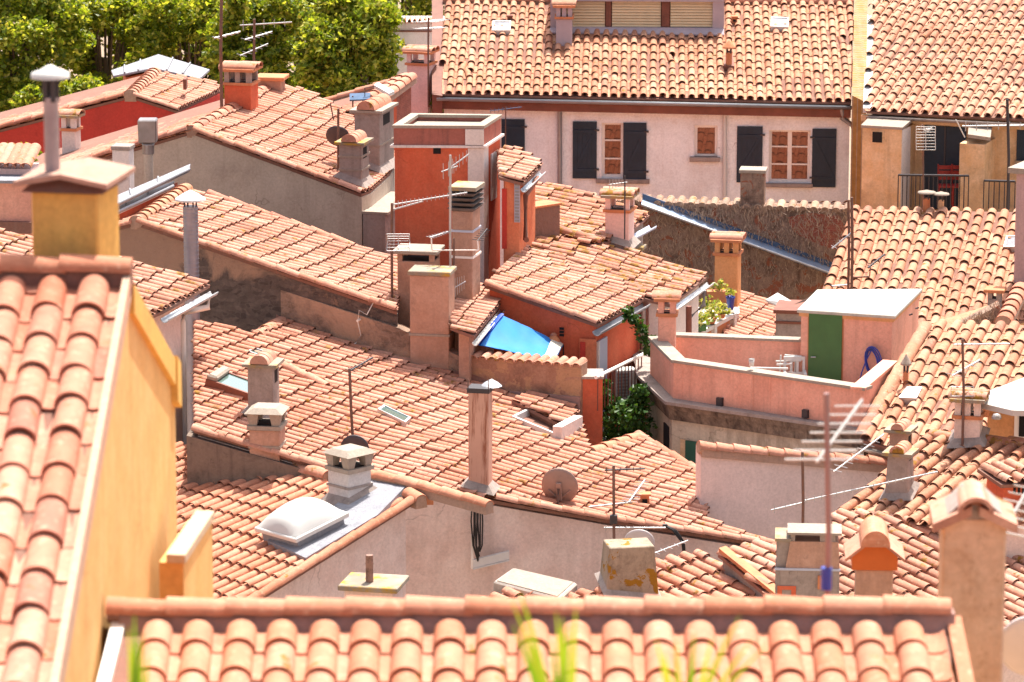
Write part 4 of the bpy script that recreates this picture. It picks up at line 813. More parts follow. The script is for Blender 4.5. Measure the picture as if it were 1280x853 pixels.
sbox(.03,ln*.21,0,zc-.3,.03,MB()).build('pale_corner_pilaster',SLATEB,tC1); sbox(.0,ln*.03,0,zc-.3,.045,MB()).build('pilaster_edge',P_WHITE,tC1)
q=vCg.rect(726,427,732.5,462); MB().tbox(vCg,q[0],q[1],q[2],q[3],.045,-.02).build('narrow_window',P_CRIM,tC1)
for i in range(3): q=vCg.rect(699.5,409.5+4*i,705,412.5+4*i); MB().tbox(vCg,q[0],q[1],q[2],q[3],.012,.0).build('vent_slot',BLK,tC1)
dp=pC1.hit(802,376)+nv*.02; downpipe([dp-Vector((0,0,.15)),dp-Vector((0,0,.9)),dp-Vector((0,0,1.1))+Vector((.08,-.1,0))],tC1,.05,STEEL)
pM2=rplane(802,363,pC1.hit(802,363).y+.06,k=3.15,m=.62,tag='M2'); polyM2=pM2.poly([(652,306),(660,280),(690,284),(752,309),(795,316),(884,346),(839,381),(806,373),(790,362)])
tM2=roofed('house with a mossy yellow stained roof and pale eave wall',pM2,polyM2,P_WHITE,TM,.225,.42,7,.12,jit=2.2,wav=.035,eave=1); gutter(pM2.hit(836,384),pM2.hit(888,347),tM2,.065,ZN)
dp=pM2.hit(878,356)+pM2.D*.03; downpipe([dp-Vector((0,0,.1)),dp-Vector((0,0,.35)),dp+Vector((-.25,-.1,-.55)),dp+Vector((-.27,-.12,-2))],tM2,.04,ZND); MB().tube([at(861,383,64.6),at(861,430,64.6)],.05,8).build('downpipe',BROWNW,tM2)
pU=rplane(755,303,pM2.hit(755,303).y-.45,k=3.6,m=.60,tag='U'); polyU=pU.poly([(652,228),(700,236),(812,269),(788,291),(755,304),(738,308),(694,290),(655,283)])
tU=roofed('upper lichen dotted roof with a pale gutter, in front of the creeper wall',pU,polyU,P_DGREY,TM,.225,.42,7,.1,jit=2.0,wav=.03,eave=1); gutter(pU.hit(783,294),pU.hit(816,276),tU,.075,SLATEB); caps('verge_tiles',[pU.hit(694,289)+Vector((0,0,.03)),pU.hit(752,305)+Vector((0,0,.03))],TM,tU,.1,.45)
v=VP(pU.hit(655,283)+Vector((0,-.6,0)),pU.hit(697,283)+Vector((0,-.6,0))); t=thing('rough_wall','short dark rendered wall stub at the edge of the mossy roofs','wall',v.hit(676,290)); MB().wbox(v,655,257,695,300,.1,.25).build('stub',stone('rough_brown_render',(.14,.08,.06),(.2,.12,.09),(.16,.1,.07),9,(.24,.13,.1),None),t); MB().wbox(v,655,255.5,696,258,.13,.28).build('coping',TERRA,t)
# creeper-covered wall with lead gutter
vV=VP(at(700,250,77.2),at(1075,262,76.6)); a,b,_,_=vV.rect(690,240,1066,300); zl=vV.hit(700,248).z; zr=vV.hit(1060,262).z
tV=thing('creeper_wall','tall brown wall covered in dry creeper under a blue lead gutter','wall',vV.pt((a+b)/2,0)); m=MB(); m.hexa([vV.pt(a,0),vV.pt(b,0),vV.pt(b,0,-.45),vV.pt(a,0,-.45)],[vV.pt(a,zl),vV.pt(b,zr),vV.pt(b,zr,-.45),vV.pt(a,zl,-.45)]); m.build('wall',S_VINE,tV)
m=MB(); n=27
for i in range(n): f=(i+.5)/n; u=a+(b-a)*f; z=zl+(zr-zl)*f; m.barrel(vV.pt(u,z-.05,.05),vV.pt(u+.02,z-.02,-.5),.085,.085,8,closed=True)
addrnd(m.build('coping_tiles',TD,tV,recalc=False),30)
m=MB(); 
for i in range(4200):
    u=random.uniform(a,b); f=(u-a)/(b-a); z=zl+(zr-zl)*f-.03-abs(random.gauss(0,1.1)); p=vV.pt(u,z,random.uniform(.01,.10)); L_=random.uniform(.04,.17); an=random.gauss(math.pi/2,.5); dx=math.cos(an)*L_; dz=math.sin(an)*L_
    q=vV.pt(u+dx,z+dz*.8,random.uniform(.02,.12)); w_=random.uniform(.003,.009); m.add([p-vV.d*w_,p+vV.d*w_,q+vV.d*w_*.6,q-vV.d*w_*.6],[[0,1,2,3]])
o=m.build('dry_creeper',DRY,tV,recalc=False); o['kind']='stuff'
m=MB(); pp=[vV.hit(*k) for k in ((984,272),(1012,266),(1050,270),(1058,290),(1046,312),(1024,306),(1002,296),(990,288))]; m.hexa([p-vV.n*.02 for p in pp],[p+vV.n*.012 for p in pp]); m.build('brick_patch',BRK,tV)
g0=vV.hit(803,252); g1=vV.hit(1040,338); Z=Vector((0,0,1)); m=MB(); nvv=vV.n
m.hexa([g0-Z*.10,g1-Z*.10,g1+nvv*.34-Z*.02,g0+nvv*.34-Z*.02],[g0+Z*.06,g1+Z*.06,g1+nvv*.34+Z*.0,g0+nvv*.34+Z*.0]); lt=thing('lead_gutter','long blue lead gutter slanting across the creeper wall','gutter',(g0+g1)/2); m.build('channel',paint('blue_zinc',(.36,.45,.60),.35,.35,.2),lt); MB().tube([g0+nvv*.34,g1+nvv*.34],.022,6).build('rolled_edge',ZN,lt); MB().hexa([g0-Z*.1+nvv*.005,g1-Z*.1+nvv*.005,g1+nvv*.03-Z*.1,g0+nvv*.03-Z*.1],[g0+Z*.16+nvv*.005,g1+Z*.16+nvv*.005,g1+nvv*.03+Z*.16,g0+nvv*.03+Z*.16]).build('back_flashing',GUTB,lt)
chimney('rough stone chimney stub on the creeper wall, below the far shutters',76.85,940,256,217,30,.4,S_VINE,'slab',CONCR,rot=-8,bury=.02,over=.03)
pBk=Plane(vV.pt(0,zl-.34,-.55),180,22); q=[vV.pt(a,zl-.34,-.55),vV.pt(b,zr-.34,-.55)]; q=[q[0],q[1],q[1]+pBk.V*4.5,q[0]+pBk.V*4.5]; roofed('tiled lean-to behind the creeper wall, seen mirrored in the far windows',pBk,q,P_OCH,TB,.23,.38,7,.05,name='lean_to_roof',cat='roof',group=None)
# ---- R1 roof right
pR1=rplane(1150,300,74.5,a=-14,k=-.5,tag='R1'); polyR1=pR1.poly([(1066,262),(1330,266),(1330,385),(1150,440),(1040,440),(1024,372),(1030,356)])
tR1=roofed('house with a big straw coloured roof behind the green door hut',pR1,polyR1,P_OCH,TF,.235,.38,9,.1,wav=.02)
rooflight(pR1,[(1258,302),(1290,302),(1288,316),(1254,316)],'white roof light at the right edge of the big straw roof',WHITE,LEAD,.13)
flue('clay pot with a scalloped white cap on the straw roof ridge, left of two',pR1,1158,264,248,9,TERRA,'shade',CONCR,name='clay_chimney_pot',cat='chimney pot',group='clay chimney pots'); flue('clay pot with a scalloped tan cap on the straw roof ridge, right of two',pR1,1176,264,250,8,P_OCH,'shade',CONCR,name='clay_chimney_pot',cat='chimney pot',group='clay chimney pots')
chimney('tiny open grey chimney at the lower right corner of the straw roof',pR1,1242,396,374,16,.25,P_DGREY,'open',TERRA)
tMv=house('narrow mauve house end filling the right edge of the photo',at(1295,300,72.5),'town_house'); v=VP(at(1268,300,72.5),at(1310,300,72.2)); MB().wbox(v,1268,218,1340,420,0,3).build('wall',plaster('mauve_plaster',(.50,.34,.33),(.3,.2,.2),.4),tMv); MB().wbox(v,1262,212,1345,219,.1,3).build('coping',CONCR,tMv)
# low lean-to roof with a creeper edge between straw roofs
pS=rplane(1200,395,69,a=70,sl=-12,tag='S'); tS=thing('lean_to_roof','low lean-to of pale tiles with a shaggy creeper edge','roof',pS.hit(1200,395)); q=[at(1152,414,68.2),at(1170,402,69.5),at(1248,378,71),at(1250,392,69.5),at(1196,410,68.2)]
m=MB(); m.prism(q,(0,0,-.12)); m.build('roof',TF,tS); m=MB(); w4=[at(1192,412,66.3),at(1250,381,66.3),at(1252,440,66.3),at(1192,440,66.3)]; m.hexa(w4,[p+Vector((0,.35,0)) for p in w4]); m.build('wall',S_VINE,tS)
m=MB()
for i in range(500):
    f=random.random(); p=w4[1]+(w4[0]-w4[1])*f+Vector((random.gauss(0,.03),-.02-random.random()*.05,random.uniform(-.5*(1-f*.8),.05))); d=Vector((random.gauss(0,.05),random.gauss(0,.03),random.uniform(.03,.12))); m.add([p-Vector((.008,0,0)),p+Vector((.008,0,0)),p+d],[[0,1,2]])
m.build('creeper',DRY,tS,recalc=False); tq=thing('ridge_tile_run','short run of dark red ridge tiles climbing beside the mauve house end','roof tiles',at(1256,402,66)); caps('ridge_tiles',[at(1254,404,65.8),at(1276,360,67.6)],TG,tq,.15,.3)
# ---- green door hut and pink terrace
zP=at(842,450,61.2).z; sP=61.2/F
P0,P1,P2,P3=hitz(813,421,zP),hitz(842,450,zP),hitz(1080,485,zP),hitz(1119,452,zP)
tP=house('pink roof terrace with a curved parapet above a grey mossy ledge',((P0+P2)/2).xy.to_3d(),'terrace_house')
def para(pts,th,z0,name,mat,cap_=True):
    for i,(p,q) in enumerate(zip(pts[:-1],pts[1:])):
        d=(q-p).normalized(); nn=Vector((-d.y,d.x,0))
        if nn.y<0 and abs(d.x)>abs(d.y): nn=-nn
        if abs(d.y)>abs(d.x): nn=Vector((-d.y,d.x,0)); nn=nn if nn.dot(cen-p)>0 else -nn
        k_=Vector((0,0,.004*i)); p_,q_=p+Vector((0,0,-.03)),q+Vector((0,0,-.03)); p,q=p+k_,q+k_; MB().prism([p_,q_,q_+nn*th,p_+nn*th],(0,0,z0-p.z)).build(name,mat,tP)
        if cap_: e=d*.03; MB().prism([p-e-nn*.035,q+e-nn*.035,q+e+nn*(th+.035),p-e+nn*(th+.035)],(0,0,-.045)).build('parapet_coping',CONCR if i<2 else P_PINK,tP)
cen=(P0+P1+P2+P3)/4+Vector((0,.8,0)); zB=zP-52*sP
Pm=[P0,hitz(826,437,zP),P1,hitz(856,456,zP),P2,P3]
para([P0,P1,P2,P3],.17,zB,'parapet',P_PINK)
tz=zP-.75; MB().prism([Vector((p.x,p.y,tz)) for p in (P0,P1,P2,P3,P3+Vector((.4,2.5,0)),P0+Vector((.2,2.5,0)))],(0,0,-.3)).build('terrace_floor',CONCR,tP)
def offs(k,z): return [Vector((p.x,p.y,z)) for p in (P0+Vector((-k,0,0)),P1+Vector((-k*.6,-k,0)),P2+Vector((k*.4,-k,0)),P3+Vector((k,-k*.2,0)),P3+Vector((k,2.4,0)),P0+Vector((-k,2.4,0)))]
LEDG=plaster('mossy_ledge',(.15,.11,.085),(.035,.028,.025),.9,sc=4,light=(.30,.22,.16),streak=.9)
MB().hexa(offs(.17,zB-.12),offs(.21,zB)).build('ledge',LEDG,tP); MB().prism(offs(.23,zB+.02),(0,0,-.05)).build('ledge_lip',P_DGREY,tP); MB().hexa(offs(.10,zB-.30),offs(.15,zB-.12)).build('ledge_moulding',LEDG,tP)
MB().hexa(offs(.03,0),offs(.03,zB-.28)).build('wall',plaster('stained_grey_plaster',(.56,.45,.34),(.22,.16,.11),.65,light=(.68,.57,.44),streak=.7),tP)
o3=offs(.03,0); vL=VP(o3[0],o3[1]); vL.n=Vector((-abs(vL.n.x),-abs(vL.n.y),0)); vPf=VP(o3[1],o3[2])
m=MB().wbox(vPf,851,551,878,600,.02,.0).build('window_surround',P_OCH,tP); MB().wbox(vPf,858.5,551.5,878,600,.05,-.015).build('shutter',DGREEN,tP)
d=o3[1]-o3[0]; e=Vector((-d.y,d.x,0)).normalized(); e=e if e.x<0 else -e; p=o3[0]+d*.70; q=o3[0]+d*.9; m=MB(); za_,zb_=at(828,570,61.2).z-.2,at(828,537,61.2).z; m.hexa([Vector((r_.x,r_.y,za_)) for r_ in (p,q,q+e*.02,p+e*.02)],[Vector((r_.x,r_.y,zb_)) for r_ in (p,q,q+e*.02,p+e*.02)]); m.build('side_window',BLK,tP)
vS=VP(P1,P2)
for x in (901,1008): MB().wbox(vS,x-3.5,497 if x<950 else 512,x+3.5,507 if x<950 else 522,.06,0).build('drain_spout',DARKM,tP)
for x in (853,941,963): MB().wbox(vS,x-.6,459 if x<860 else 470,x+.6,497 if x<860 else 515,.006,0).build('joint',P_PINK,tP)
vBk=VP(at(840,430,63.1),at(1004,430,62.7)); MB().wbox(vBk,838,424,1004,480,.0,.16).build('rear_parapet',P_PINK,tP); MB().wbox(vBk,838,421.5,1004,424.5,.03,.2).build('rear_coping',CONCR,tP)
# hut
zh=at(995,387,62.4).z; h0,h1=at(996,388,62.4),at(1119,388,61.9); h0.z=h1.z=zh
h2,h3=hitz(1153,361,zh),hitz(1021,362,zh); kx=.86
vH=VP(h0,h1); tHut=thing('roof_hut','pink rooftop hut with a dark green door and pale flat roof','hut',(h0+h2)/2-Z*2.2)
ob=[h0,h1,h2,h3]; cb=sum(ob,Vector())/4
hb=[h0+vH.d*.06-vH.n*.05,h1-vH.d*.06-vH.n*.05,h2+Vector((-.06,-.05,0)),h3+Vector((.06,-.05,0))]
MB().prism([p-Z*.05 for p in hb],(0,0,-2.4)).build('wall',P_PINK,tHut); MB().prism(ob,(0,0,-.055)).build('flat_roof',plaster('white_roof_coat',(.46,.43,.38),(.28,.25,.21),.4),tHut,bevel=.01)
MB().prism([p-Z*.052 for p in [h0+vH.d*.03-vH.n*.025,h1-vH.d*.03-vH.n*.025,h2+Vector((-.03,-.02,0)),h3+Vector((.03,-.02,0))]],(0,0,-.06)).build('roof_edge_band',P_ORG2,tHut)
vh=VP(hb[0],hb[1]); MB().wbox(vh,1009.5,391,1054,490,.012,0).build('door_frame',TERRA,tHut); d_=MB().wbox(vh,1011,392.5,1052.5,490,.035,-.005).build('door',GREEN,tHut); MB().tube([vh.hit(1015,445.5)+vh.n*.07,vh.hit(1021,445.5)+vh.n*.07],.012,6).build('door_handle',ALU,d_)
for x,y in ((1145,386),(1137,394)):
    MB().tube([hitz(x,y,at(x,y,62.2).z)]+[at(x+3,y-1,62.0)],.015,5).build('hook',DARKM,tHut)
q=hb[2]-hb[1]
t=thing('garden_hose','coiled blue hose hanging on the pink hut wall','hose',vh.hit(1089,455)+vh.n*.06); m=MB()
for i in range(5):
    c=vh.hit(1091+i*.6,452-i*.4)+vh.n*(.05+.012*i); w_,h_=.085+.012*i,.19+.012*i; m.tube([c+vh.d*w_*math.sin(k*math.pi/10)*(1.0+.5*math.cos(k*math.pi/10)*(-.5 if i%2 else .1))-vh.d*.03*math.cos(k*math.pi/10)+Z*h_*math.cos(k*math.pi/10) for k in range(21)],.011,6)
c=vh.hit(1090,437)+vh.n*.05; m.tube([c,vh.hit(1084,450)+vh.n*.08,vh.hit(1079,464)+vh.n*.1,vh.hit(1076,478)+vh.n*.12],.011,6); m.build('coil',BLUE,t); MB().tube([c-vh.n*.06,c+vh.n*.03+Z*.02],.015,6).build('hook',DARKM,t)
# things on the terrace
t=thing('garden_chair','white plastic garden chair beside the green door','chair',at(993,510,62.2)); zf=at(993,510,62.2); m=MB()
MB().box(-.17,.17,-.17,.17,.38,.42).lbuild('seat',WHITE,fix(t)); 
for sx in(-.16,.16):
    for sy in(-.16,.16): MB().tube([(sx,sy,0),(sx*.95,sy,.4)],.018,5).lbuild('leg',WHITE,t)
    MB().box(sx-.02,sx+.02,-.18,.16,.56,.585).lbuild('armrest',WHITE,t)
m=MB(); m.box(-.17,.17,.15,.18,.42,.55); m.box(-.17,.17,.15,.18,.74,.8)
for x in (-.15,-.05,.05,.15): m.box(x-.02,x+.02,.152,.178,.54,.75)
m.lbuild('backrest',WHITE,t)
t=thing('clothes_rack','folded white drying rack lying behind the parapet','drying rack',at(975,462,62.5)); 
for i,(x0,y0,x1,y1) in enumerate(((981,444.5,1002,446),(970,452,1001,451),(971,456,990,455),(938,460,985,461))): MB().tube([at(x0,y0,62.5-.05*i),at(x1,y1,62.4-.05*i)],.018,6).build('rail',WHITE,t)
for x in (976,995): MB().tube([at(x,444,62.45),at(x-2,478,62.45)],.014,5).build('leg',WHITE,t)
t=thing('plastic_cup','white plastic beaker standing on the terrace parapet','cup',vS.hit(936,459)-vS.n*.08); MB().lathe([(.001,0),(.035,0),(.045,.11),(.038,.11),(.03,.01),(.001,.01)],seg=14).lbuild('beaker',WHITE,fix(t)); MB().lathe([(.043,.105),(.05,.11),(.043,.118)],seg=14).lbuild('rim',WHITE,t)
# pots terrace behind (white balustrade)
tW=thing('plant_balcony','small white walled balcony with a lattice front and plants','balcony',at(892,430,68.6)); v=VP(at(868,420,68.0),at(925,395,69.6)); 
q=[at(864,421,67.8),at(920,391,69.9)]; q[1].z=q[0].z=at(880,413,68.4).z
d=q[1]-q[0]; nn=Vector((-d.y,d.x,0)).normalized(); nn=nn if nn.x>0 else -nn
MB().prism([q[0],q[1],q[1]-nn*.28,q[0]-nn*.28],(0,0,-.07)).build('ledge',WHITE,tW); MB().prism([q[0]-nn*.05-Z*.07,q[1]-nn*.05-Z*.07,q[1]-nn*.2-Z*.07,q[0]-nn*.2-Z*.07],(0,0,-1.5)).build('lattice_wall',TERRA,tW)
for f in (0.03,.5,.95): p=q[0]+d*f; MB().prism([p+nn*.02-Z*.0,p+nn*.02+d*.05,p-nn*.18+d*.05,p-nn*.18],(0,0,-1.4)).build('post',WHITE,tW)
MB().prism([at(872,392,70.2),at(924,392,70.2),at(924,384,70.6),at(872,384,70.6)],(0,0,-1.2)).build('back_wall',P_WHITE,tW); MB().prism([at(870,405,69.4),at(918,400,69.8),at(918,388,70.2),at(870,392,70.1)],(0,0,-.8)).build('floor',CONCR,tW)
def pot(label,px,py,Y,w,h,mat,leaf=PLNT,spread=.16,n=60,box=False,up=.15):
    b=at(px,py,Y); t=fix(thing('plant_pot',label,'potted plant',b,0,'potted plants on the balcony')); w*=Y/F; h*=Y/F
    if box: MB().hexa([(-w/2*.9,-.08,0),(w/2*.9,-.08,0),(w/2*.9,.08,0),(-w/2*.9,.08,0)],[(-w/2,-.1,h),(w/2,-.1,h),(w/2,.1,h),(-w/2,.1,h)]).lbuild('planter',mat,t)
    else: MB().lathe([(.001,0),(w*.35,0),(w*.5,h*.85),(w*.56,h*.86),(w*.56,h),(w*.45,h),(w*.4,h*.8),(.001,h*.8)],seg=14).lbuild('pot',mat,t)
    m=MB(); leaves(m,Vector((0,0,h+up*.5)),spread,n,.045); addrnd(m.lbuild('foliage',leaf,t),2); MB().tube([(0,0,h*.7),(.01,0,h+up)],.008,5).lbuild('stem',BARK,t)
pot('blue pot with a small plant on the far end of the white ledge',913,387,69.75,11,17,BLUE,spread=.10,n=40); pot('small blue jar at the near end of the white ledge',867,414,68.1,6,13,BLUE,spread=.05,n=10); pot('green trough with trailing plant on the white ledge',876,413,68.3,14,7,GREEN,box=True,spread=.17,n=90); pot('terracotta pot of yellow flowers on the white ledge',889,404.5,68.9,13,7,TERRA,spread=.17,n=120); pot('bushy green pot between the flowers and the blue pot',902,398,69.3,10,6,TERRA,spread=.15,n=80); pot('long terracotta window box below the orange chimney',899,377,70.3,32,14,TERRA,box=True,spread=.16,n=60)
pot('pot with a tall pale straggling plant behind the flowers',884,398,69.6,8,6,TERRA,spread=.22,n=90,up=.35)
chimney('orange chimney with twin openings, above the plant balcony',71,907,388,320,29,.42,P_ORG2,'tile',TN,rot=-12); MB()
chimney('small pink chimney with a tile hood at the corner of the pink terrace',62.6,833,446,396,22,.32,P_PINK,'tile1',TN,rot=-5,nb=1)
chimney('tiny orange chimney behind the pale pink one, against the creeper wall',69.5,794,330,313,11,.2,P_ORG2,'slab',LICH)
pB2=rplane(950,400,70.8,k=2.6,m=.6,tag='B2'); q2=pB2.poly([(905,372),(926,366),(985,390),(965,424),(930,430),(905,425)]); roofed('little tiled roof between the plant balcony and the pink hut',pB2,q2,P_SALM,TN,.21,.36,6,.1)
t=thing('sheet_roof','folded white sheet metal roof over the small grey shed','metal roof',at(980,382,69.6)); z=at(975,380,69.6).z; MB().prism([hitz(957,375,z),hitz(972,366,z+.1),hitz(995,380,z),hitz(980,386,z-.1)],(0,0,-.03)).build('sheet',WHITE,t); MB().prism([hitz(984,385,z),hitz(1016,369,z+.1),hitz(1018,372,z),hitz(992,388,z-.1)],(0,0,-.03)).build('second_sheet',CONCR,t)
t=thing('grey_shed','small grey wooden shed behind the pink rear parapet','shed',at(988,440,69)); v=VP(at(969,400,69),at(1010,400,68.9)); MB().wbox(v,969.5,391,1012,445,0,.8).build('wall',P_DGREY,t); MB().wbox(v,968,402,1012,405,.03,0).build('rail',BROWNW,t); MB().wbox(v,967,387.5,1012,392,.06,.9).build('roof',BROWNW,t)
# ---- wall with tile coping along M, tarp, garden wall, alley
vW=VM; z_=vW.hit(650,447).z; tW2=thing('stone_wall','reddish stone wall with a wavy tile coping below the blue tarp','wall',vW.pt(vW.tz(vW.hit(650,500))[0],0))
q=vW.rect(588,446,727.5,520); MB().tbox(vW,q[0],q[1],0,q[3]-.06,.05,.25).build('wall',S_RED,tW2); m=MB(); n=12
for i in range(n): u=q[0]+(q[1]-q[0])*(i+.5)/n; m.barrel(vW.pt(u,q[3]-.09,.08),vW.pt(u,q[3]-.07,-.30),.068,.065,9)
addrnd(m.build('coping_tiles',TO,tW2,recalc=False),30); MB().tbox(vW,q[0]+.01,q[1]-.01,0,vW.hit(700,493).z,.09,0).build('plaster_skirt',plaster('mauve_skirt',(.36,.22,.19),(.2,.12,.1),.5),tW2)
# lower party wall left of the double chimney (flank of roof 3)
tW3=thing('party_wall','long rendered party wall between two big salmon roofs, under the double chimney','wall',VM.pt(VM.tz(VM.hit(450,420))[0],0)); a_,b_=VM.tz(VM.hit(352,402)),VM.tz(VM.hit(590,480))
m=MB(); h0_=VM.hit(355,383).z; hh=[(VM.hit(x,y)) for x,y in ((352,362),(500,410),(590,452))]
for i in range(2):
    p,q=hh[i],hh[i+1]; tp,tq=VM.tz(p)[0],VM.tz(q)[0]; m.hexa([VM.pt(tp,0,.04),VM.pt(tq,0,.04),VM.pt(tq,0,-.2),VM.pt(tp,0,-.2)],[VM.pt(tp,p.z,.04),VM.pt(tq,q.z,.04),VM.pt(tq,q.z,-.2),VM.pt(tp,p.z,-.2)])
m.build('wall',stone('patchy_rubble_render',(.22,.14,.10),(.34,.22,.16),(.30,.2,.15),8,(.46,.29,.20),None),tW3); m=MB()
for i,(p,q) in enumerate((((345,399),(460,431)),((460,431),(590,479)),((590,479),(722,518)))): 
    A_,B_=pM.hit(*p)+Vector((0,-.02,.0)),pM.hit(*q)+Vector((0,-.02,.0)); m.hexa([A_,B_,B_+Vector((0,.12,0)),A_+Vector((0,.12,0))],[A_+Vector((0,.05,.13)),B_+Vector((0,.05,.13)),B_+Vector((0,.12,.13)),A_+Vector((0,.12,.13))])
m.build('cement_fillet',DMORT,tW3)
t=thing('hanging_cable','thin white cable looping from the pink roof down the party wall','cables',VM.hit(452,415)+VM.n*.1); MB().tube([pH6.hit(470,380)+Z*.1,VM.hit(462,392)+VM.n*.12,VM.hit(453,386)+VM.n*.14,VM.hit(451,400)+VM.n*.13,VM.hit(454,418)+VM.n*.1,VM.hit(447,428)+VM.n*.08,VM.hit(438,433)+VM.n*.08],.008,5).build('cable',CREAM,t); MB().tube([VM.hit(451,399)+VM.n*.03,VM.hit(451,399)+VM.n*.15],.02,6).build('clip',CREAM,t)
chimney('tall broad salmon chimney with a slab top, front one of the joined pair',VM.shift(.10),537,475,345,50,.5,P_SALM,'slab',LICH,rot=-10,bury=2,band=((.42,CONCR),),over=.03)
chimney('shorter chimney joined behind the broad salmon one, with an open slab cap',62.6,520,420,327,47,.5,P_SALM,'open',CONCR,rot=-10,bury=2)
pC0=rplane(600,400,62.0,a=72,sl=13,tag='C0'); q0=pC0.poly([(563,385),(590,355),(631,374),(593,420),(564,409)]); t0=roofed('tiny tiled roof beside the double chimney, above the blue tarp',pC0,q0,P_SALM,TO,.19,.36,7,.12,zb=8,eave=1); gutter(pC0.hit(594,422),pC0.hit(632,375),t0,.05,WHITE)
zt_=at(640,440,61.9).z; t=thing('tarp','sky blue tarpaulin stretched between the tiny roof and the red wall','tarp',at(650,435,61.8)); 
def cloth(pts,n=20,m_=16,sag=.06):
    m=MB(); vs=[]
    for i in range(n+1):
        for j in range(m_+1):
            u,v_=i/n,j/m_; p=(pts[0]*(1-u)+pts[1]*u)*(1-v_)+(pts[3]*(1-u)+pts[2]*u)*v_; vs.append(p-Z*sag*math.sin(math.pi*u)*math.sin(math.pi*v_)+Z*(.007*abs(math.sin(v_*13+u*2))*math.sin(math.pi*v_)+.006*math.sin(u*11+v_*6)))
    w_=m_+1; fs=[[i*w_+j,i*w_+j+1,(i+1)*w_+j+1,(i+1)*w_+j] for i in range(n) for j in range(m_)]; m.add(vs,fs,True); m.add([v_-Z*.012 for v_ in vs],[f[::-1] for f in fs],True); return m
T=[at(597,431,61.6),at(626,393,62.6),at(704,431,62.7),at(692,452,61.6)]
cloth(T).build('sheet',TARP,t,recalc=False); cloth([T[0]+Vector((-.05,0,-.02)),T[1]+Vector((-.03,0,.0)),T[1]+Vector((.05,0,.012)),T[0]+Vector((.05,0,.012))],6,2,0).build('folded_edge',TARPD,t,recalc=False); cloth([T[3]+(T[0]-T[3])*.13+Z*.02,T[2]+(T[1]-T[2])*.18+Z*.02,T[2]+Z*.02,T[3]+Z*.02],6,2,.0).build('pale_border',PALEB,t,recalc=False)
for p,q in ((T[1],T[1]-Z*.5),(T[2],T[2]+Vector((.02,.3,-.6)))): MB().tube([p,q],.012,5).build('guy_pole',DARKM,t)
t=thing('clay_pot','rounded clay pot standing behind the tarp corner','pot',at(692,440,62.7)); MB().lathe([(.001,0),(.07,0),(.11,.1),(.1,.2),(.05,.27),(.001,.28)],seg=14).lbuild('jar',TERRA,fix(t)); MB().lathe([(.045,.26),(.06,.28),(.03,.31),(.001,.315)],seg=12).lbuild('lid',TN,t)
v=VP(at(727,500,60.9),at(753,500,60.9)); tG=thing('garden_wall','narrow red wall pier at the end of the stone wall','wall',v.hit(740,600)); MB().wbox(v,727,473,753,640,0,.5).build('pier',P_RED,tG); MB().wbox(v,726,470.5,755,473.5,.04,.55).build('coping',P_DGREY,tG)
A_,B_=at(745,472,60.7),at(804,443,63.6); t=thing('railing','cream handrail on thin bars beside the alley plants','railing',A_-Z*.6,0,'balcony railings'); MB().tube([A_,B_],.03,7).build('handrail',CREAM,t); src=None
for i in range(14):
    p=A_+(B_-A_)*(i+.5)/14
    if src is None: src=MB().tube([p,p-Z*.55],.010,5).build('baluster',BROWNW,t); pp=p
    else: o=src.copy(); COL.objects.link(o); o.parent=t; o.location=p-pp
b=at(786,500,63.2); t=fix(thing('air_conditioner','white outdoor air conditioner unit behind the handrail','air conditioner',b,R(15))); MB().box(-.22,.14,0,.25,0,.5).lbuild('casing',WHITE,t,bevel=.015); m=MB()
for i in range(8): m.box(-.2,.0,-.014,.0,.05+.052*i,.085+.052*i)
m.lbuild('grille',ZND,t); MB().box(.01,.13,-.006,.0,.04,.46).lbuild('side_panel',CREAM,t); MB().box(-.26,.2,-.02,.3,-.06,0).lbuild('bracket',DARKM,t)
t=thing('climbing_plant','dense dark green climbing plant filling the alley','climbing plant',at(780,560,62)); m=MB()
for x,y,r_ in ((778,515,.32),(765,535,.3),(795,530,.3),(760,505,.16),(790,548,.3),(770,552,.28),(798,505,.2),(757,480,.09),(756,492,.1),(800,490,.14)): leaves(m,at(x,y,61.9+random.uniform(-.2,.3)),r_,190,.055)
addrnd(m.build('leaves',LFI,t,recalc=False),2); MB().tube([at(778,640,62.2),at(778,560,62.2),at(770,520,62)],.03,6,r1=.01).build('stem',BARK,t)
t=thing('climbing_plant','thin creeper hanging on the red wall under the gutter','climbing plant',at(793,410,62.9)); m=MB()
for x,y,r_ in ((785,389,.1),(789,397,.12),(795,404,.14),(803,412,.12),(808,425,.14),(812,440,.12)): leaves(m,at(x,y,63.2),r_,60,.05)
addrnd(m.build('leaves',LFI,t,recalc=False),2); MB().tube([at(784,386,63.4),at(795,404,63.4),at(812,446,63.2)],.012,5).build('stem',BARK,t)
v=VP(at(753,520,64.2),at(830,520,64.2)); q=v.rect(753,440,832,620)
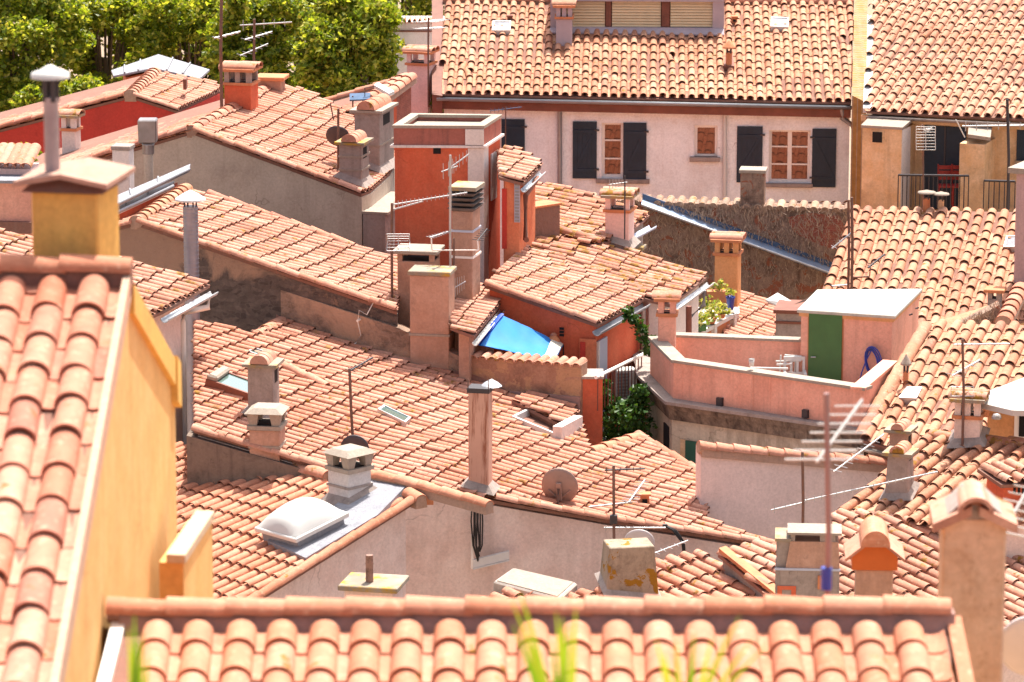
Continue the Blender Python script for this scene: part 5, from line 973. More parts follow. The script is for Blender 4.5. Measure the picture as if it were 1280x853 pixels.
# light well in M
q=holeM; cw=sum(q,Vector())/4; t=thing('light_well','white walled light well cut into the big salmon roof, with a glass pane','light well',cw-Z*.8); m=MB()
for i in range(4):
    p0,p1=q[i],q[(i+1)%4]; i0,i1=p0+(cw-p0)*.10,p1+(cw-p1)*.10; up_=.10 if i!=2 else .05; m.hexa([p0-Z*.6,p1-Z*.6,i1-Z*.6,i0-Z*.6],[p0+Z*up_,p1+Z*up_,i1+Z*up_,i0+Z*up_])
m.build('kerb',WHITE,t); MB().prism([p+(cw-p)*.1-Z*.12 for p in q],(0,0,-.05)).build('glazing',glassmat('dusty_glass',(.35,.33,.27),.2),t)
v=VP(q[3]+Vector((.05,0,0)),q[2]+Vector((.25,0,0))); MB().wbox(v,700,527,726,566,.03,.12).build('white_return_wall',P_WHITE,t); dpw=v.hit(720,534)+v.n*.08; MB().tube([dpw,dpw+Vector((-.12,0,-.18)),dpw+Vector((-.2,0,-.3))],.025,6).build('overflow_pipe',P_DGREY,t)
pMu=Plane(pM.hit(690,505)+pM.n*.12,math.degrees(pM.a),math.degrees(pM.s)); qq=pMu.poly([(640,500),(668,488),(724,516),(706,533)]); o_=thing('upper_tile_strip','raised strip of newer tiles above the light well','roof',qq[0]); tiles('roof',pMu,qq,TN,o_,.2,.36,7); mm_=MB(); body(mm_,pMu,qq,qq[3].z-.5,.05,.05); mm_.build('curb',DMORT,o_)
# ---- pale wall with tile coping
vK=VP(at(877,600,57.7),at(1110,600,58.3)); a,b,_,_=vK.rect(876,570,1108,600); zl=vK.hit(877,561).z; zr=vK.hit(1108,581).z; tK=thing('coped_wall','smooth pale grey wall with a terracotta tile coping, below the pink terrace','wall',vK.pt((a+b)/2,0))
m=MB(); m.hexa([vK.pt(a,0),vK.pt(b,0),vK.pt(b,0,-.3),vK.pt(a,0,-.3)],[vK.pt(a,zl),vK.pt(b,zr),vK.pt(b,zr,-.3),vK.pt(a,zl,-.3)]); m.build('wall',plaster('smooth_pale_render',(.66,.55,.52),(.5,.4,.37),.3,streak=.2,bs=.1),tK); caps('coping_tiles',[vK.pt(a,zl,-.05)+Z*.0,vK.pt(b,zr,-.05)],TN,tK,.12,.27,True,closed=True)
# ---- R2, R3, R4
pR2=rplane(1115,553,58.5,a=-20,k=-.68,tag='R2'); polyR2=pR2.poly([(1157,412),(1172,404),(1320,408),(1320,520),(1240,560),(1116,561),(1074,549)])
tR2=roofed('house with a straw tiled roof running down beside the pink terrace',pR2,polyR2,P_SALM,TF,.225,.37,9,.12,wav=.02); caps('verge_tiles',[pR2.hit(1156,414)+Z*.05,pR2.hit(1076,548)+Z*.05],TF,tR2,.11,.34); gutter(pR2.hit(1074,551),pR2.hit(1118,562),tR2,.06,CONCR)
rooflight(pR2,[(1134,493),(1153,493),(1146,507),(1124,506)],'silver roof light on the straw roof beside the pink terrace',ZN,ZN,.13); flue('little clay vent with a flat cap high on the straw roof edge',pR2,1132,484,464,7,TERRA,'cone',CONCR,name='clay_vent_pipe')
pR3=rplane(1150,600,55.5,a=-37,k=-1.3,tag='R3'); polyR3=pR3.poly([(1046,642),(1110,585),(1166,546),(1330,560),(1330,640),(1200,668),(1112,650)])
tR3=roofed('house with a lichen spotted roof sweeping down to the left, right side',pR3,polyR3,P_WALL,TF,.225,.38,9,.08,wav=.02); caps('ridge_tiles',[pR3.hit(1166,546),pR3.hit(1330,561)],TM,tR3,.12,.4)
y4=pR3.hit(1112,652).y-.1; pR4=rplane(1112,652,y4,a=47,k=1.65,tag='R4'); polyR4=pR4.poly([(1040,640),(1112,646),(1200,655),(1330,640),(1330,800),(1040,800)])
tR4=roofed('house with pale salmon tiles sloping right, behind the tall chimneys',pR4,polyR4,P_WALL,TO,.235,.38,9,.1,wav=.015)
# terrace with parasol at right edge
tO=house('orange plastered house with a white framed window under the parasol',at(1265,545,57.6),'town_house'); v=VP(at(1232,530,57.3),at(1320,530,57.1)); MB().wbox(v,1234,513,1330,560,0,.6).build('wall',P_ORG2,tO); MB().wbox(v,1228,508,1237,520,.1,.7).build('verge',TERRA,tO); f=MB().wbox(v,1268,512,1320,549,.03,0).build('window_frame',CREAM,tO); MB().wbox(v,1274,514,1312,546,.045,-.025).build('pane',BLK,f); t_=v.hit(1246,521); MB().lathe([(.001,.06),(.05,.05),(.075,0),(.075,-.02),(.001,-.02)],t_+v.n*.05,12).build('wall_lamp',ALU,tO)
t=thing('parasol','white canvas parasol cut off by the right edge of the photo','parasol',at(1290,560,56.6)); c=at(1290,478,56.6); m=MB(); n=8; R0=1.0
rim=[c+Vector((math.cos(k*math.pi/4+.3)*.78,math.sin(k*math.pi/4+.3)*.78,-.26)) for k in range(8)]
for k in range(8): m.add([c+Z*.12,rim[k],rim[(k+1)%8]],[[0,1,2]]); m.add([rim[k],rim[(k+1)%8],rim[(k+1)%8]-Z*.08,rim[k]-Z*.08],[[0,1,2,3]])
m.build('canopy',CANV,t,recalc=False); MB().tube([c-Z*1.6,c+Z*.14],.025,8).build('pole',CREAM,t)
for k in range(8): MB().tube([c+Z*.09,rim[k]+Z*.0],.01,5).build('rib',CREAM,t)
t=thing('lattice_dormer','small tiled dormer with a red brick lattice at the right edge','dormer',at(1265,620,54)); 
pq=Plane(at(1255,596,54.2),35,14); q=pq.poly([(1222,586),(1250,578),(1320,590),(1320,604),(1252,606)]); tiles('roof',pq,q,TO,t,.23,.36,8); v=VP(q[4]-Vector((0,-.08,0)),q[3]-Vector((0,-.08,0))); MB().wbox(v,1254,606,1320,640,0,.5).build('wall',P_RED,t)
for x in (1268,1273.5,1279): MB().wbox(v,x-1.4,608,x+1.4,617,.01,0).build('lattice_opening',BLK,t)
# ---- LL roof with dome
yL=pM.hit(410,586).y-.2; pL=rplane(410,600,yL,k=-1.75,m=-.26,tag='LL'); polyL=pL.poly([(170,540),(252,562),(410,603),(513,629),(322,749),(235,803),(140,760)])
tL=roofed('house with an orange roof and the white dome roof light, lower left',pL,polyL,P_WALL,TB,.2,.36,9,.05,jit=.7)
caps('ridge_tiles',[pL.hit(252,561)+Z*.06,pL.hit(410,601)+Z*.06],TN,tL,.13,.34); caps('ridge_tiles',[pL.hit(425,597)+Z*.12,pL.hit(500,612)+Z*.12,pL.hit(612,634)+Z*.02],TB,tL,.105,.4); caps('verge_tiles',[pL.hit(513,630)+Z*.03,pL.hit(322,749)+Z*.03,pL.hit(240,800)+Z*.03],TB,tL,.085,.38); caps('hip_end_tile',[pL.hit(512,622)+Z*.03,pL.hit(527,628)+Z*.03],TB,tL,.12,.4)
fl_=pL.poly([(336,684),(420,640),(470,600),(512,613),(474,652),(384,706)]); tfl=thing('lead_flashing','crinkled pale lead flashing round the white chimney and dome','roof flashing',fl_[0]); MB().prism([p+pL.n*.105 for p in fl_],-pL.n*.08).build('sheet',LEAD,tfl); m=MB()
D4=pL.poly([(322,681),(374,696),(441,662),(388,643)]); cD=sum(D4,Vector())/4; tD=thing('dome_roof_light','domed white acrylic roof light on the orange roof, lower left','roof light',cD); up_=pL.n
k1=[cD+(p-cD)*.86 for p in D4]; MB().hexa([p-up_*.02 for p in k1],[p+up_*.20 for p in k1]).build('upstand',LEAD,tD); MB().hexa([p+up_*.20 for p in D4],[p+up_*.27 for p in D4]).build('frame',WHITE,tD,bevel=.012)
m=MB(); n=12; vs=[]
for i in range(n+1):
    for j in range(n+1):
        u,v_=i/n,j/n; p=(D4[0]*(1-u)+D4[1]*u)*(1-v_)+(D4[3]*(1-u)+D4[2]*u)*v_; p=cD+(p-cD)*.94; vs.append(p+up_*(.27+.24*(max(0,math.sin(math.pi*u)*math.sin(math.pi*v_)))**.45))
m.add(vs,[[i*(n+1)+j,i*(n+1)+j+1,(i+1)*(n+1)+j+1,(i+1)*(n+1)+j] for i in range(n) for j in range(n)],True); m.build('dome',DOME,tD,recalc=False)
# ---- furniture on the walls of M / LL
vMw=VP(pM.hit(622,628)+Vector((0,-.03,0)),pM.hit(760,652)+Vector((0,-.03,0)))
t=thing('cable_bundle','loop of black cables hanging on the pink grey wall','cables',vMw.hit(597,665)); m=MB()
for i in range(7):
    x=590+i*2; m.tube([vMw.hit(x,626)+vMw.n*.05,vMw.hit(x-1+random.uniform(-1,2),650)+vMw.n*.08,vMw.hit(x+random.uniform(-2,1),680)+vMw.n*.09,vMw.hit(597+random.uniform(-3,3),700-i*2)+vMw.n*.08],.012,5)
m.build('cables',CABLE,t); MB().wbox(vMw,588.5,668,591.5,710,.05,0).build('conduit',CREAM,t)
t=thing('cable_trunking','white plastic cable trunking on the pink grey wall','conduit',vMw.hit(612,700)); p,q=vMw.hit(591,709),vMw.hit(636,698); MB().hexa([p,q,q+vMw.n*.07,p+vMw.n*.07],[p+Z*.12,q+Z*.12,q+vMw.n*.07+Z*.12,p+vMw.n*.07+Z*.12]).build('cover',WHITE,t); MB().hexa([p-Z*.02,q-Z*.02,q+vMw.n*.09-Z*.02,p+vMw.n*.09-Z*.02],[p-Z*.001,q-Z*.001,q+vMw.n*.09-Z*.001,p+vMw.n*.09-Z*.001]).build('bracket',ZN,t)
t=thing('hanging_cable','thick black cables dropping from the coping to the low roof','cables',vMw.hit(852,680)); m=MB()
for i in range(3): m.tube([vMw.hit(830+i,656)+vMw.n*.04,vMw.hit(840+2*i,661)+vMw.n*.1,vMw.hit(851+i*1.2,675)+vMw.n*.13,vMw.hit(853+i,690)+vMw.n*.12,vMw.hit(848+i,704)+vMw.n*.1],.015,5)
m.build('cables',CABLE,t); MB().wbox(vMw,828,655,834,659,.06,0).build('clip',CABLE,t)
# ---- F1, F2 small roofs in front
pF1=rplane(850,745,50.5,a=45,k=1.75,tag='F1'); polyF1=pF1.poly([(575,790),(592,756),(632,740),(745,742),(762,712),(830,701),(878,693),(920,722),(985,760),(985,800),(575,800)])
tF1=roofed('low house with an orange lichen dotted roof beside the leaning stone chimney',pF1,polyF1,P_WALL,TN,.24,.38,9,.1,jit=1.6)
pF2=Plane(pF1.hit(945,700)+Vector((0,.2,.28)),45,math.degrees(pF1.s)); polyF2=pF2.poly([(898,692),(945,678),(1000,690),(1000,790),(985,765)]); tF2=roofed('raised strip of orange tiles behind the grey stepped chimney',pF2,polyF2,P_DGREY,TO,.24,.38,9,.05)
MB().prism([p+pF2.n*.09 for p in pF2.poly([(897,693),(906,690),(985,752),(985,764)])],(0,0,-.05)).build('verge_slab',TERRA,tF2)
t=thing('mortar_ramp','whitewashed cement ramp at the foot of the pink grey wall','cement ramp',at(655,745,51.5)); q=[pF1.hit(616,736)+Z*.1,pF1.hit(640,719)+Z*.1,pF1.hit(722,738)+Z*.1,pF1.hit(700,758)+Z*.1]; MB().prism(q,(0,0,-.35)).build('ramp',plaster('whitewash',(.46,.41,.36),(.24,.18,.14),.5,sc=3),t,bevel=.02); MB().prism([p+(sum(q,Vector())/4-p)*.1+Z*.012 for p in q],(0,0,-.011)).build('skim',CONCR,t)
# cement fillets where the bigger chimneys meet the tiles
_ch=chimney
def chimney(*a_,**k_):
    t_=_ch(*a_,**k_); on_=a_[1]
    if isinstance(on_,Plane):
        w_,dp_=t_['w']/2,a_[6]; M_=t_.matrix_basis; m=MB(); o1,o2=.10,.0
        def g_(x,y,h_): p=M_@Vector((x,y,0)); return Vector((p.x,p.y,on_.z(p.x,p.y)+h_))
        A_=[g_(-w_-o1,-o1,.075),g_(w_+o1,-o1,.075),g_(w_+o1,dp_+o1,.075),g_(-w_-o1,dp_+o1,.075)]; B_=[g_(-w_-.004,-.004,.17),g_(w_+.004,-.004,.17),g_(w_+.004,dp_+.004,.17),g_(-w_-.004,dp_+.004,.17)]
        m.hexa(A_,B_); m.build('cement_fillet',P_DGREY,t_)
    return t_
# ---- chimneys and pipes
c=chimney('lichen topped grey chimney with a slotted side, in front of the dish',pH5,438,232,181,28,.5,P_DGREY,'barrel',TN,rot=-14,band=((.35,CONCR),(.68,CONCR)))
chimney('tallest grey chimney by the red tower, with a row of small barrel tiles',pH5,459,214,141,32,.95,P_DGREY,'barrel',TN,rot=-14,band=((.42,CONCR),),capmat2=CONCR)
chimney('red based chimney with twin dark openings in front of the trees',71.5,297,126,107,34,.5,P_RED,'tile',TN,rot=-12,capmat2=P_DGREY); chimney('low salmon chimney just behind the ridge of the grey gabled house',73.5,337,118,101,29,.4,P_SALM,'slab',TERRA,rot=-8)
chimney('tall pale pink chimney wall before the beige house',85,522,152,82,27,.5,P_PPINK,'tile1',TN,rot=-18); tBr=thing('brick_wall','sloping red brick gable wall under the white capped ridge','wall',at(490,160,78)); qv=VP(at(470,140,79),at(516,105,81)); A_,B_=at(466,126,78.5),at(514,98,80.5); MB().hexa([A_-Z*3,B_-Z*3,B_-Z*3+Vector((-.2,.3,0)),A_-Z*3+Vector((-.2,.3,0))],[A_,B_,B_+Vector((-.2,.3,0)),A_+Vector((-.2,.3,0))]).build('wall',BRK,tBr); caps('coping_tiles',[A_+Vector((-.1,.15,0)),B_+Vector((-.1,.15,0))],TN,tBr,.14,.36)
pX=rplane(470,120,79,a=-100,sl=16,tag='X'); A_,B_=at(470,132,78.2),at(515,99,80.6); tX=house('salmon roof of the house between the grey gable and the pink chimney',(A_.x,A_.y,0)); plX=Plane(A_,-104,17); q=[A_,B_,B_+plX.V*3.2,A_+plX.V*2.2]; tiles('roof',plX,q,TG,tX); m=MB(); body(m,plX,q,0,.05); m.build('wall',P_RED,tX); caps('hip_tiles',[B_+plX.V*3.2,B_+Vector((0,.1,.05))],TG,tX,.1,.4); caps('ridge_tiles',[A_+Z*.05,B_+Z*.05],TG,tX,.13,.4)
t=thing('solar_panel','small blue solar panel on a metal frame behind the grey chimneys','solar panel',at(452,132,74)); z=at(450,122,74); MB().prism([at(437,117,74.2),at(463,116,74),at(462,124,73.7),at(437,125,73.9)],(0,.02,-.03)).build('panel',GUTB,t); MB().tube([at(441,134,74),at(441,120,74)],.015,5).build('leg',MAST,t); MB().tube([at(456,128,73.9),at(456,110,73.9),at(468,108,73.9)],.015,5).build('arm',MAST,t); MB().prism([at(467,106,74),at(473,103,74.3),at(493,114,74),at(486,117,73.7)],(0,0,-.06)).build('white_panel',WHITE,t)
chimney('dark chimney with a louvred lichen capped head beside the tower',62.9,578,366,264,26,.5,P_SALM,'louver',LICH,rot=-14,band=((.74,SLATEB),(.42,CREAM)),bury=1)
chimney('white chimney with a lichen covered pierced hood on the mossy roofs',pM2,771,309,266,30,.45,P_PPINK,'tile1',TM,rot=-14,nb=2)
chimney('tall weathered chimney on the salmon roof behind the open roof window',pM,326,528,459,33,.4,P_DGREY,'barrel',TO,rot=-10,capmat2=LICH)
chimney('brick coloured chimney with a concrete hat on legs, on the verge',56.3,331,598,538,39,.45,P_SALM,'legs',CONCR,rot=-8,band=((.62,CONCR),))
chimney('white banded chimney with a grey hat on legs beside the dome',pL,423,634,590,28,.44,WCONC,'legs',CONCR,rot=-45,band=((.2,P_DGREY),(.55,P_DGREY)))
c=chimney('low chimney with a yellow lichen slab and a stub pipe',50,461,775,739,64,.55,P_WALL,'slab',LICH,rot=-12); flue('short rusty pipe standing on the lichen slab',at(461,728,50.2).y,462,731,694,10,paint('rusty_pipe',(.30,.17,.13),.7,.2,.2,(.1,.05,.04),.8),None,bury=.2,ring=2)
chimney('leaning tapered stone chimney with an orange lichen top',pF1,790,750,684,58,.45,S_CONC,None,rot=10,flare=.1,band=((.52,P_DGREY),(.30,P_DGREY)))
b_=at(1010,760,48.5); t=thing('chimney','grey stepped chimney with a rusty drip stain and a pale slab','chimney',b_,R(-4),GCH); t=fix(t); s_=48.5/F
MB().box(-43*s_,40*s_,0,.55,-1,52*s_).lbuild('base',P_DGREY,t); MB().hexa([(-30*s_,.0,52*s_),(40*s_,.0,52*s_),(40*s_,.5,52*s_),(-30*s_,.5,52*s_)],[(-24*s_,.02,88*s_),(38*s_,.02,88*s_),(38*s_,.5,88*s_),(-24*s_,.5,88*s_)]).lbuild('stack',P_SALM,t); MB().box(-42*s_,-24*s_,.05,.5,52*s_,88*s_).lbuild('shoulder',P_DGREY,t)
MB().box(-44*s_,-23*s_,.0,.55,88*s_,92*s_).lbuild('shoulder_slab',LICH,t); MB().box(-24*s_,-18*s_,.03,.45,88*s_,98*s_).lbuild('slot_pier',P_DGREY,t); MB().box(14*s_,34*s_,.03,.45,88*s_,98*s_).lbuild('slot_pier',P_DGREY,t); MB().box(-28*s_,42*s_,-.03,.45,98*s_,101*s_).lbuild('cap_slab',CONCR,t); MB().box(-44*s_,41*s_,-.015,.0,50*s_,53*s_).lbuild('strap',SLATEB,t); MB().box(12*s_,30*s_,-.03,.0,26*s_,44*s_).lbuild('pipe_bracket',TERRA,t)
for x0,x1 in ((-40,-34),(-22,-16)): MB().box(x0*s_,x1*s_,-.012,0,0,26*s_).lbuild('red_stripe',P_RED,t)
MB().box(-40*s_,-16*s_,-.014,-.001,24*s_,29*s_).lbuild('red_stripe',P_RED,t)
c=chimney('terracotta chimney with a gabled tile hood, in front of the right hand roofs',33,1090,880,712,48,.32,P_SALM,None,rot=-3); hb_=c['h']; w_=c['w']/2*1.22; s_=33/F
MB().box(-w_,w_,-.03,.38,hb_,hb_+22*s_).lbuild('orange_head',TERRAO,c); MB().hexa([(-w_,-.03,hb_+22*s_),(w_,-.03,hb_+22*s_),(w_,.38,hb_+22*s_),(-w_,.38,hb_+22*s_)],[(-.05,-.03,hb_+40*s_),(.05,-.03,hb_+40*s_),(.05,.38,hb_+40*s_),(-.05,.38,hb_+40*s_)]).lbuild('gable_head',TERRAO,c)
m=MB(); 
for s in (-1,1): m.prism([(s*(w_+.06),-.09,hb_+17*s_),(s*.05,-.09,hb_+42*s_),(s*.05,.42,hb_+42*s_),(s*(w_+.06),.42,hb_+17*s_)],(0,0,-.028))
addrnd(m.lbuild('cap_slab',TN,c)); m=MB(); m.barrel((0,-.13,hb_+35*s_),(0,.42,hb_+34*s_),.125,.14,12,.022,closed=True); addrnd(m.lbuild('cap_tile',TB,c))
chimney('tall tan chimney with a gabled tile hood, nearest to the camera on the right',20.5,1210,1000,648,82,.34,P_TALL,'gable',TO,rot=-3,capmat2=P_DGREY,over=.055,bury=6)
chimney('reddish chimney with a barrel tile top at the foot of the straw roof',pR2.hit(1115,553).y-.7,1122,580,541,22,.32,P_SALM,'barrel',TN,rot=-20); chimney('dark grey chimney with a lichen barrel tile, on the lichen spotted roof',pR3,1121,628,570,25,.3,P_DGREY,'barrel',TM,rot=-20,flare=.06)
chimney('mauve chimney with a lichen hood carrying the thin aerial mast',pR3,1208,562,524,32,.36,P_WALL,'tile',TM,rot=-14)
flue('square metal cowl on a greenish pipe against the grey gable',67.5,186,225,178,12,P_GREY,'box',STEEL); chimney('pale twin slab chimney left of the metal cowl, below the gable',66.6,152,250,188,22,.3,P_WHITE,'slab',P_DGREY,rot=-10,over=.02)
chimney('little white chimney with a lichen hood by the crimson wall',73.5,86,192,164,18,.3,P_WHITE,'tile1',TM,rot=-14,nb=1)
flue('ribbed metal duct with a white cone cap rising before the rubble wall',61.6,240,372,258,19,paint('spiral_duct',(.27,.26,.30),.4,.6,.15),'cone',WHITE,ring=22,bury=3)
c=chimney('tall rust streaked square flue on the big salmon roof',pM,598,618,490,26,.28,RUST,None,rot=-12); h_,w_=c['h'],c['w']/2; MB().box(-w_-.015,w_+.015,-.015,.295,h_-.02,h_+.05).lbuild('collar',DARKM,c)
for sx in (-w_,w_): MB().tube([(sx,.0,h_),(sx,.0,h_+.18)],.008,5).lbuild('spike',MAST,c)
MB().lathe([(.16,h_+.04),(.1,h_+.09),(.01,h_+.14)],(.14,.25,0),10,False).lbuild('rain_cap',ZN,c)
venttile(pM,536,623,12,15,'small terracotta vent box on the verge beside the long ridge'); venttile(pM,806,634,13,15,'small terracotta vent box among tiles, behind the aerial'); venttile(pL.hit(240,585) and pL,240,592,12,20,'small terracotta vent box at the left end of the orange roof')
rooflight(pM,[(478,515),(512,531),(505,537),(470,520)],'slim green glazed roof light in the middle of the salmon roof',ZN,GLG,.12); rooflight(pM,[(255,486),(275,474),(318,490),(312,506)],'open framed roof window with a pale hood near the tall weathered chimney',BROWNW,GLG,.16); rooflight(pM,[(308,443),(318,439),(340,446),(334,452)],'small glass roof light just above the tall weathered chimney',ZN,GLG,.06)
q=pM.poly([(255,486),(275,474),(285,478),(268,490)]); t=thing('roof_window_hood','pale curved hood at the head of the open roof window','roof light',q[0]); MB().hexa([p+pM.n*.14 for p in q],[p+pM.n*.24 for p in q]).build('hood',CONCR,t,bevel=.03)
# ---- aerials and dishes
aerial('tall rusty bare mast in front of the trees',71.2,277,128,-8,[(268,48,300,40,.3,4,.25,'h')],r=.03)
aerial('weathered aerial against the foliage behind the tiled chimney',74.5,318,112,24,[(300,32,365,28,0,5,.2,'v'),(306,50,340,40,.3,6,.4,'h'),(300,70,335,55,.3,5,.4,'h')],r=.025)
aerial('grid of rods on a thin mast fixed to the pink chimney',84.7,535.5,105,22,[(530,28,556,24,.1,7,.5,'x'),(530,36,552,34,.1,6,.5,'x')],r=.02)
t=aerial('thin mast carrying the dark dish beside the grey chimneys',pH5,423,216,136,[(413,130,417,150,0,0,0,'v',MAST)],r=.022); dish('dark dish seen from behind beside the grey chimneys',pH5.hit(423,212).y+.15,422,172,31,10,30,DISHD,ribs=False)
t=aerial('mast with a long comb aerial in front of the red tower',62.5,490,366,254,[(491,256,584,241,.2,18,.10,'v'),(492,262,528,252,.1,0,0,'v')],r=.022); grid_reflector(t,484,291,512,312,62.3,ALU,7)
t=aerial('aerial clamped to the louvred chimney, with short rods in front of the tower',62.5,563,362,194,[(560,212,586,193,.2,6,.25,'v'),(552,215,572,208,.1,3,.25,'v')],r=.02,mat=ALU)
t=aerial('aerial with yellow bent arms in front of the louvred chimney',62.2,567.5,390,298,[(540,313,598,313,0,0,0,'v',CREAM),(537,297,563,289,.3,8,.2,'h'),(597,301,609,286,.3,6,.2,'h',DARKM),(568,360,582,352,.1,5,.3,'v')],r=.016); MB().tube([at(598,313,62.2),at(597,301,62.2)],.012,5).build('arm_riser',CREAM,t); MB().tube([at(540,313,62.2),at(539,298,62.2)],.012,5).build('arm_riser',CREAM,t)
aerial('small multi rod aerial above the lichen hooded white chimney',64.8,781,262,220,[(761,231,784,228,.1,6,.16,'v')],r=.012,mat=DARKM)
aerial('small blue tipped aerial on the far house wall, left end',83.3,632,152,134,[(612,139,652,134,.1,8,.1,'v',GUTB)],r=.012)
aerial('tall dark mast at the right edge beside the iron railing',79.5,1259,272,124,[(1203,158,1285,157,.1,6,.2,'v')],r=.03,mat=DARKM)
t=aerial('mesh panel aerial in front of the dark door',79,1153,262,156,[(1153,163,1165,160,.1,4,.4,'h',WHITE),(1195,150,1206,172,.1,0,0,'v',WHITE)],r=.018); grid_reflector(t,1145,158,1169,187,78.8,WHITE,9,.1)
t=aerial('right one of two rusty masts above the pink hut, with a bent arm',72,1064.5,362,247,[(1040,311,1066,290,.1,3,.3,'h'),(1065,347,1087,346,0,0,0,'v',MAST),(1085,335,1106,318,.3,9,.2,'h',DARKM)],r=.028); MB().tube([at(1087,346,72),at(1088,334,72)],.012,5).build('arm',MAST,t); aerial('left one of two rusty masts above the pink hut, bare',72.3,1060.5,350,250,[(1040,358,1062,356,.1,4,.25,'h')],r=.026)
aerial('thin mast with wide rods on the lichen hooded mauve chimney',pR3.hit(1208,560).y-.1,1203,555,424,[(1192,431,1262,430,.1,4,.05,'v'),(1190,470,1225,450,.4,5,.3,'h')],r=.02,loop=490)
aerial('big blurred aerial close to the camera with many white rods',19,1033,830,492,[(1021,578,1078,500,.25,7,.33,'x',WHITE)],r=.0145,mat=paint('mauve_mast',(.30,.19,.18),.5,.3)); 
bt=[o for o in sc.objects if o.get('label','').startswith('big blurred aerial')][0]; p=at(1033,722,19); MB().tube([p-Vector((0,0,.06)),p+Vector((0,0,.05))],.028,10).build('blue_tape',BLUE,bt)

t=aerial('thin mast with dipoles, standing in front of the stone chimney',51.2,767,762,582,[(756,588,806,586,.1,6,.08,'v',DARKM),(736,634,790,628,.1,0,0,'v'),(786,628,806,600,.5,9,.22,'h'),(755,660,832,660,.1,9,.06,'v'),(818,692,860,676,.2,5,.2,'h')],r=.02,box=646)
aerial('rusty mast with a long comb rod before the pale coped wall',50.5,1003,690,565,[(964,638,1006,628,.1,3,.1,'v'),(1006,626,1172,590,.3,18,.08,'v'),(1042,590,1105,543,.6,9,.25,'h')],r=.02)
aerial('leaning thin mast above the white banded chimney, with a comb head',pM,442,566,461,[(437,464,466,447,.3,9,.22,'h',DARKM)],r=.022,bend=-.06)
aerial('blurred white rods of an aerial at the right edge, close to the camera',22,1292,760,600,[(1252,668,1290,604,.2,7,.3,'h',WHITE)],r=.018)
dish('brown dish seen from behind on the salmon roof',pM.hit(699,630)+Z*.25,699,611,48,12,14,DISH,pole=(pM,699,636)); dish('dark dish half hidden behind the white banded chimney',pM.hit(445,572).y-.1,443,563,38,8,12,DISHD,pole=(pM,443,580)); dish('pale dish peeping out behind the leaning stone chimney',53.5,799,680,40,5,25,DISHW,ribs=False,pole=at(799,720,53.5)); dish('large pale pink dish at the bottom right corner behind the tall chimney',24,1292,812,92,5,20,DISHW,ribs=False,pole=at(1292,900,24))
# ================================================================== foreground
pB=rplane(660,774,18,a=0,sl=16,tag='B'); e0,e1=pB.hit(150,778),pB.hit(1192,778); e1.y=e0.y;  e1.z=e0.z
polyB=[e0,e1,pB.hit(1222,930),pB.hit(112,930)]; pBb=Plane(e0,180,16); bb=[e0,e1,e1+pBb.V*2.2,e0+pBb.V*2.2]
tBf=house('nearest roof with a straight ridge and big rounded tiles along the bottom',((e0+e1)/2).xy.to_3d())
q=[p for p in polyB]; wB=53.8*18/F; uB=(pB.hit(196,800)-polyB[0]).dot(pB.U)
tiles('roof',pB,[e0+pB.V*.10,e1+pB.V*.10+Vector((-.02,0,0)),polyB[2]+Vector((-.12,0,0)),polyB[3]],TB,tBf,wB,.245,18,.35,(),.003,u0=uB%wB,rise0=.018); tiles('roof',pBb,bb,TB,tBf,wB,.3,6,.5)
m=MB(); body(m,pB,polyB,0,.03,.05); body(m,pBb,bb,0,.03,.05); m.build('wall',P_ORG,tBf)
r0,r1=hitz(143,765,e0.z+.05),hitz(1189,766,e0.z+.06); r1.y=r0.y; caps('ridge_tiles',[r0,r1],TB,tBf,.076,.285,True,14,DMORT)
MB().hexa([e0+Z*-.1+Vector((0,-.11,0)),e1+Z*-.1+Vector((0,-.11,0)),e1+Vector((0,.02,-.1)),e0+Vector((0,.02,-.1))],[e0+Z*.055+Vector((0,-.05,0)),e1+Z*.055+Vector((0,-.05,0)),e1+Vector((0,.05,.055)),e0+Vector((0,.05,.055))]).build('ridge_mortar',plaster('pink_mortar',(.36,.22,.19),(.25,.15,.12),.4,sc=6),tBf)
for p0,p1,nm in ((polyB[0],polyB[3],'left'),(polyB[1],polyB[2],'right')): d=Vector((.03 if nm=='left' else .035,0,0)); MB().hexa([p0-d-Z*.1,p0+d-Z*.1,p1+d-Z*.1,p1-d-Z*.1],[p0-d+Z*.03,p0+d+Z*.03,p1+d+Z*.03,p1-d+Z*.03]).build('verge_mortar',CREAM if nm=='left' else TB,tBf)
pG=rplane(158,350,19.5,a=0,sl=17,tag='G'); gA=pG.hit(160,352); gL=gA-pG.U*1.9; pGb=Plane(gA,180,21); kf=4.6; kb=2.75
polyG=[gL,gA,gA+pG.V*kf,gL+pG.V*kf]; bG=[gL,gA,gA+pGb.V*kb,gL+pGb.V*kb]; tGf=house('near house with a bright orange gable wall filling the left foreground',((gL+gA)/2).xy.to_3d())
wG=57*19.5/F; tiles('roof',pG,[p+pG.V*(.06 if i<2 else 0)-(pG.U*.055 if i in(1,2) else Vector()) for i,p in enumerate(polyG)],TG,tGf,.205,.30,18,.7,(),.006,rise0=.022); tiles('roof',pGb,bG,TG,tGf,.22,.3,8)
m=MB(); body(m,pG,polyG,0,.0,.05); body(m,pGb,bG,0,.0,.05); m.build('wall',P_ORG,tGf)
d=pG.U*.018; p0,p1=gA,gA+pG.V*kf; MB().hexa([p0-d-Z*.07,p0+d-Z*.07,p1+d-Z*.07,p1-d-Z*.07],[p0-d+Z*.06,p0+d+Z*.06,p1+d+Z*.06,p1-d+Z*.06]).build('verge_strip',plaster('pale_verge_mortar',(.50,.33,.24),(.55,.36,.26),.3,sc=4),tGf)
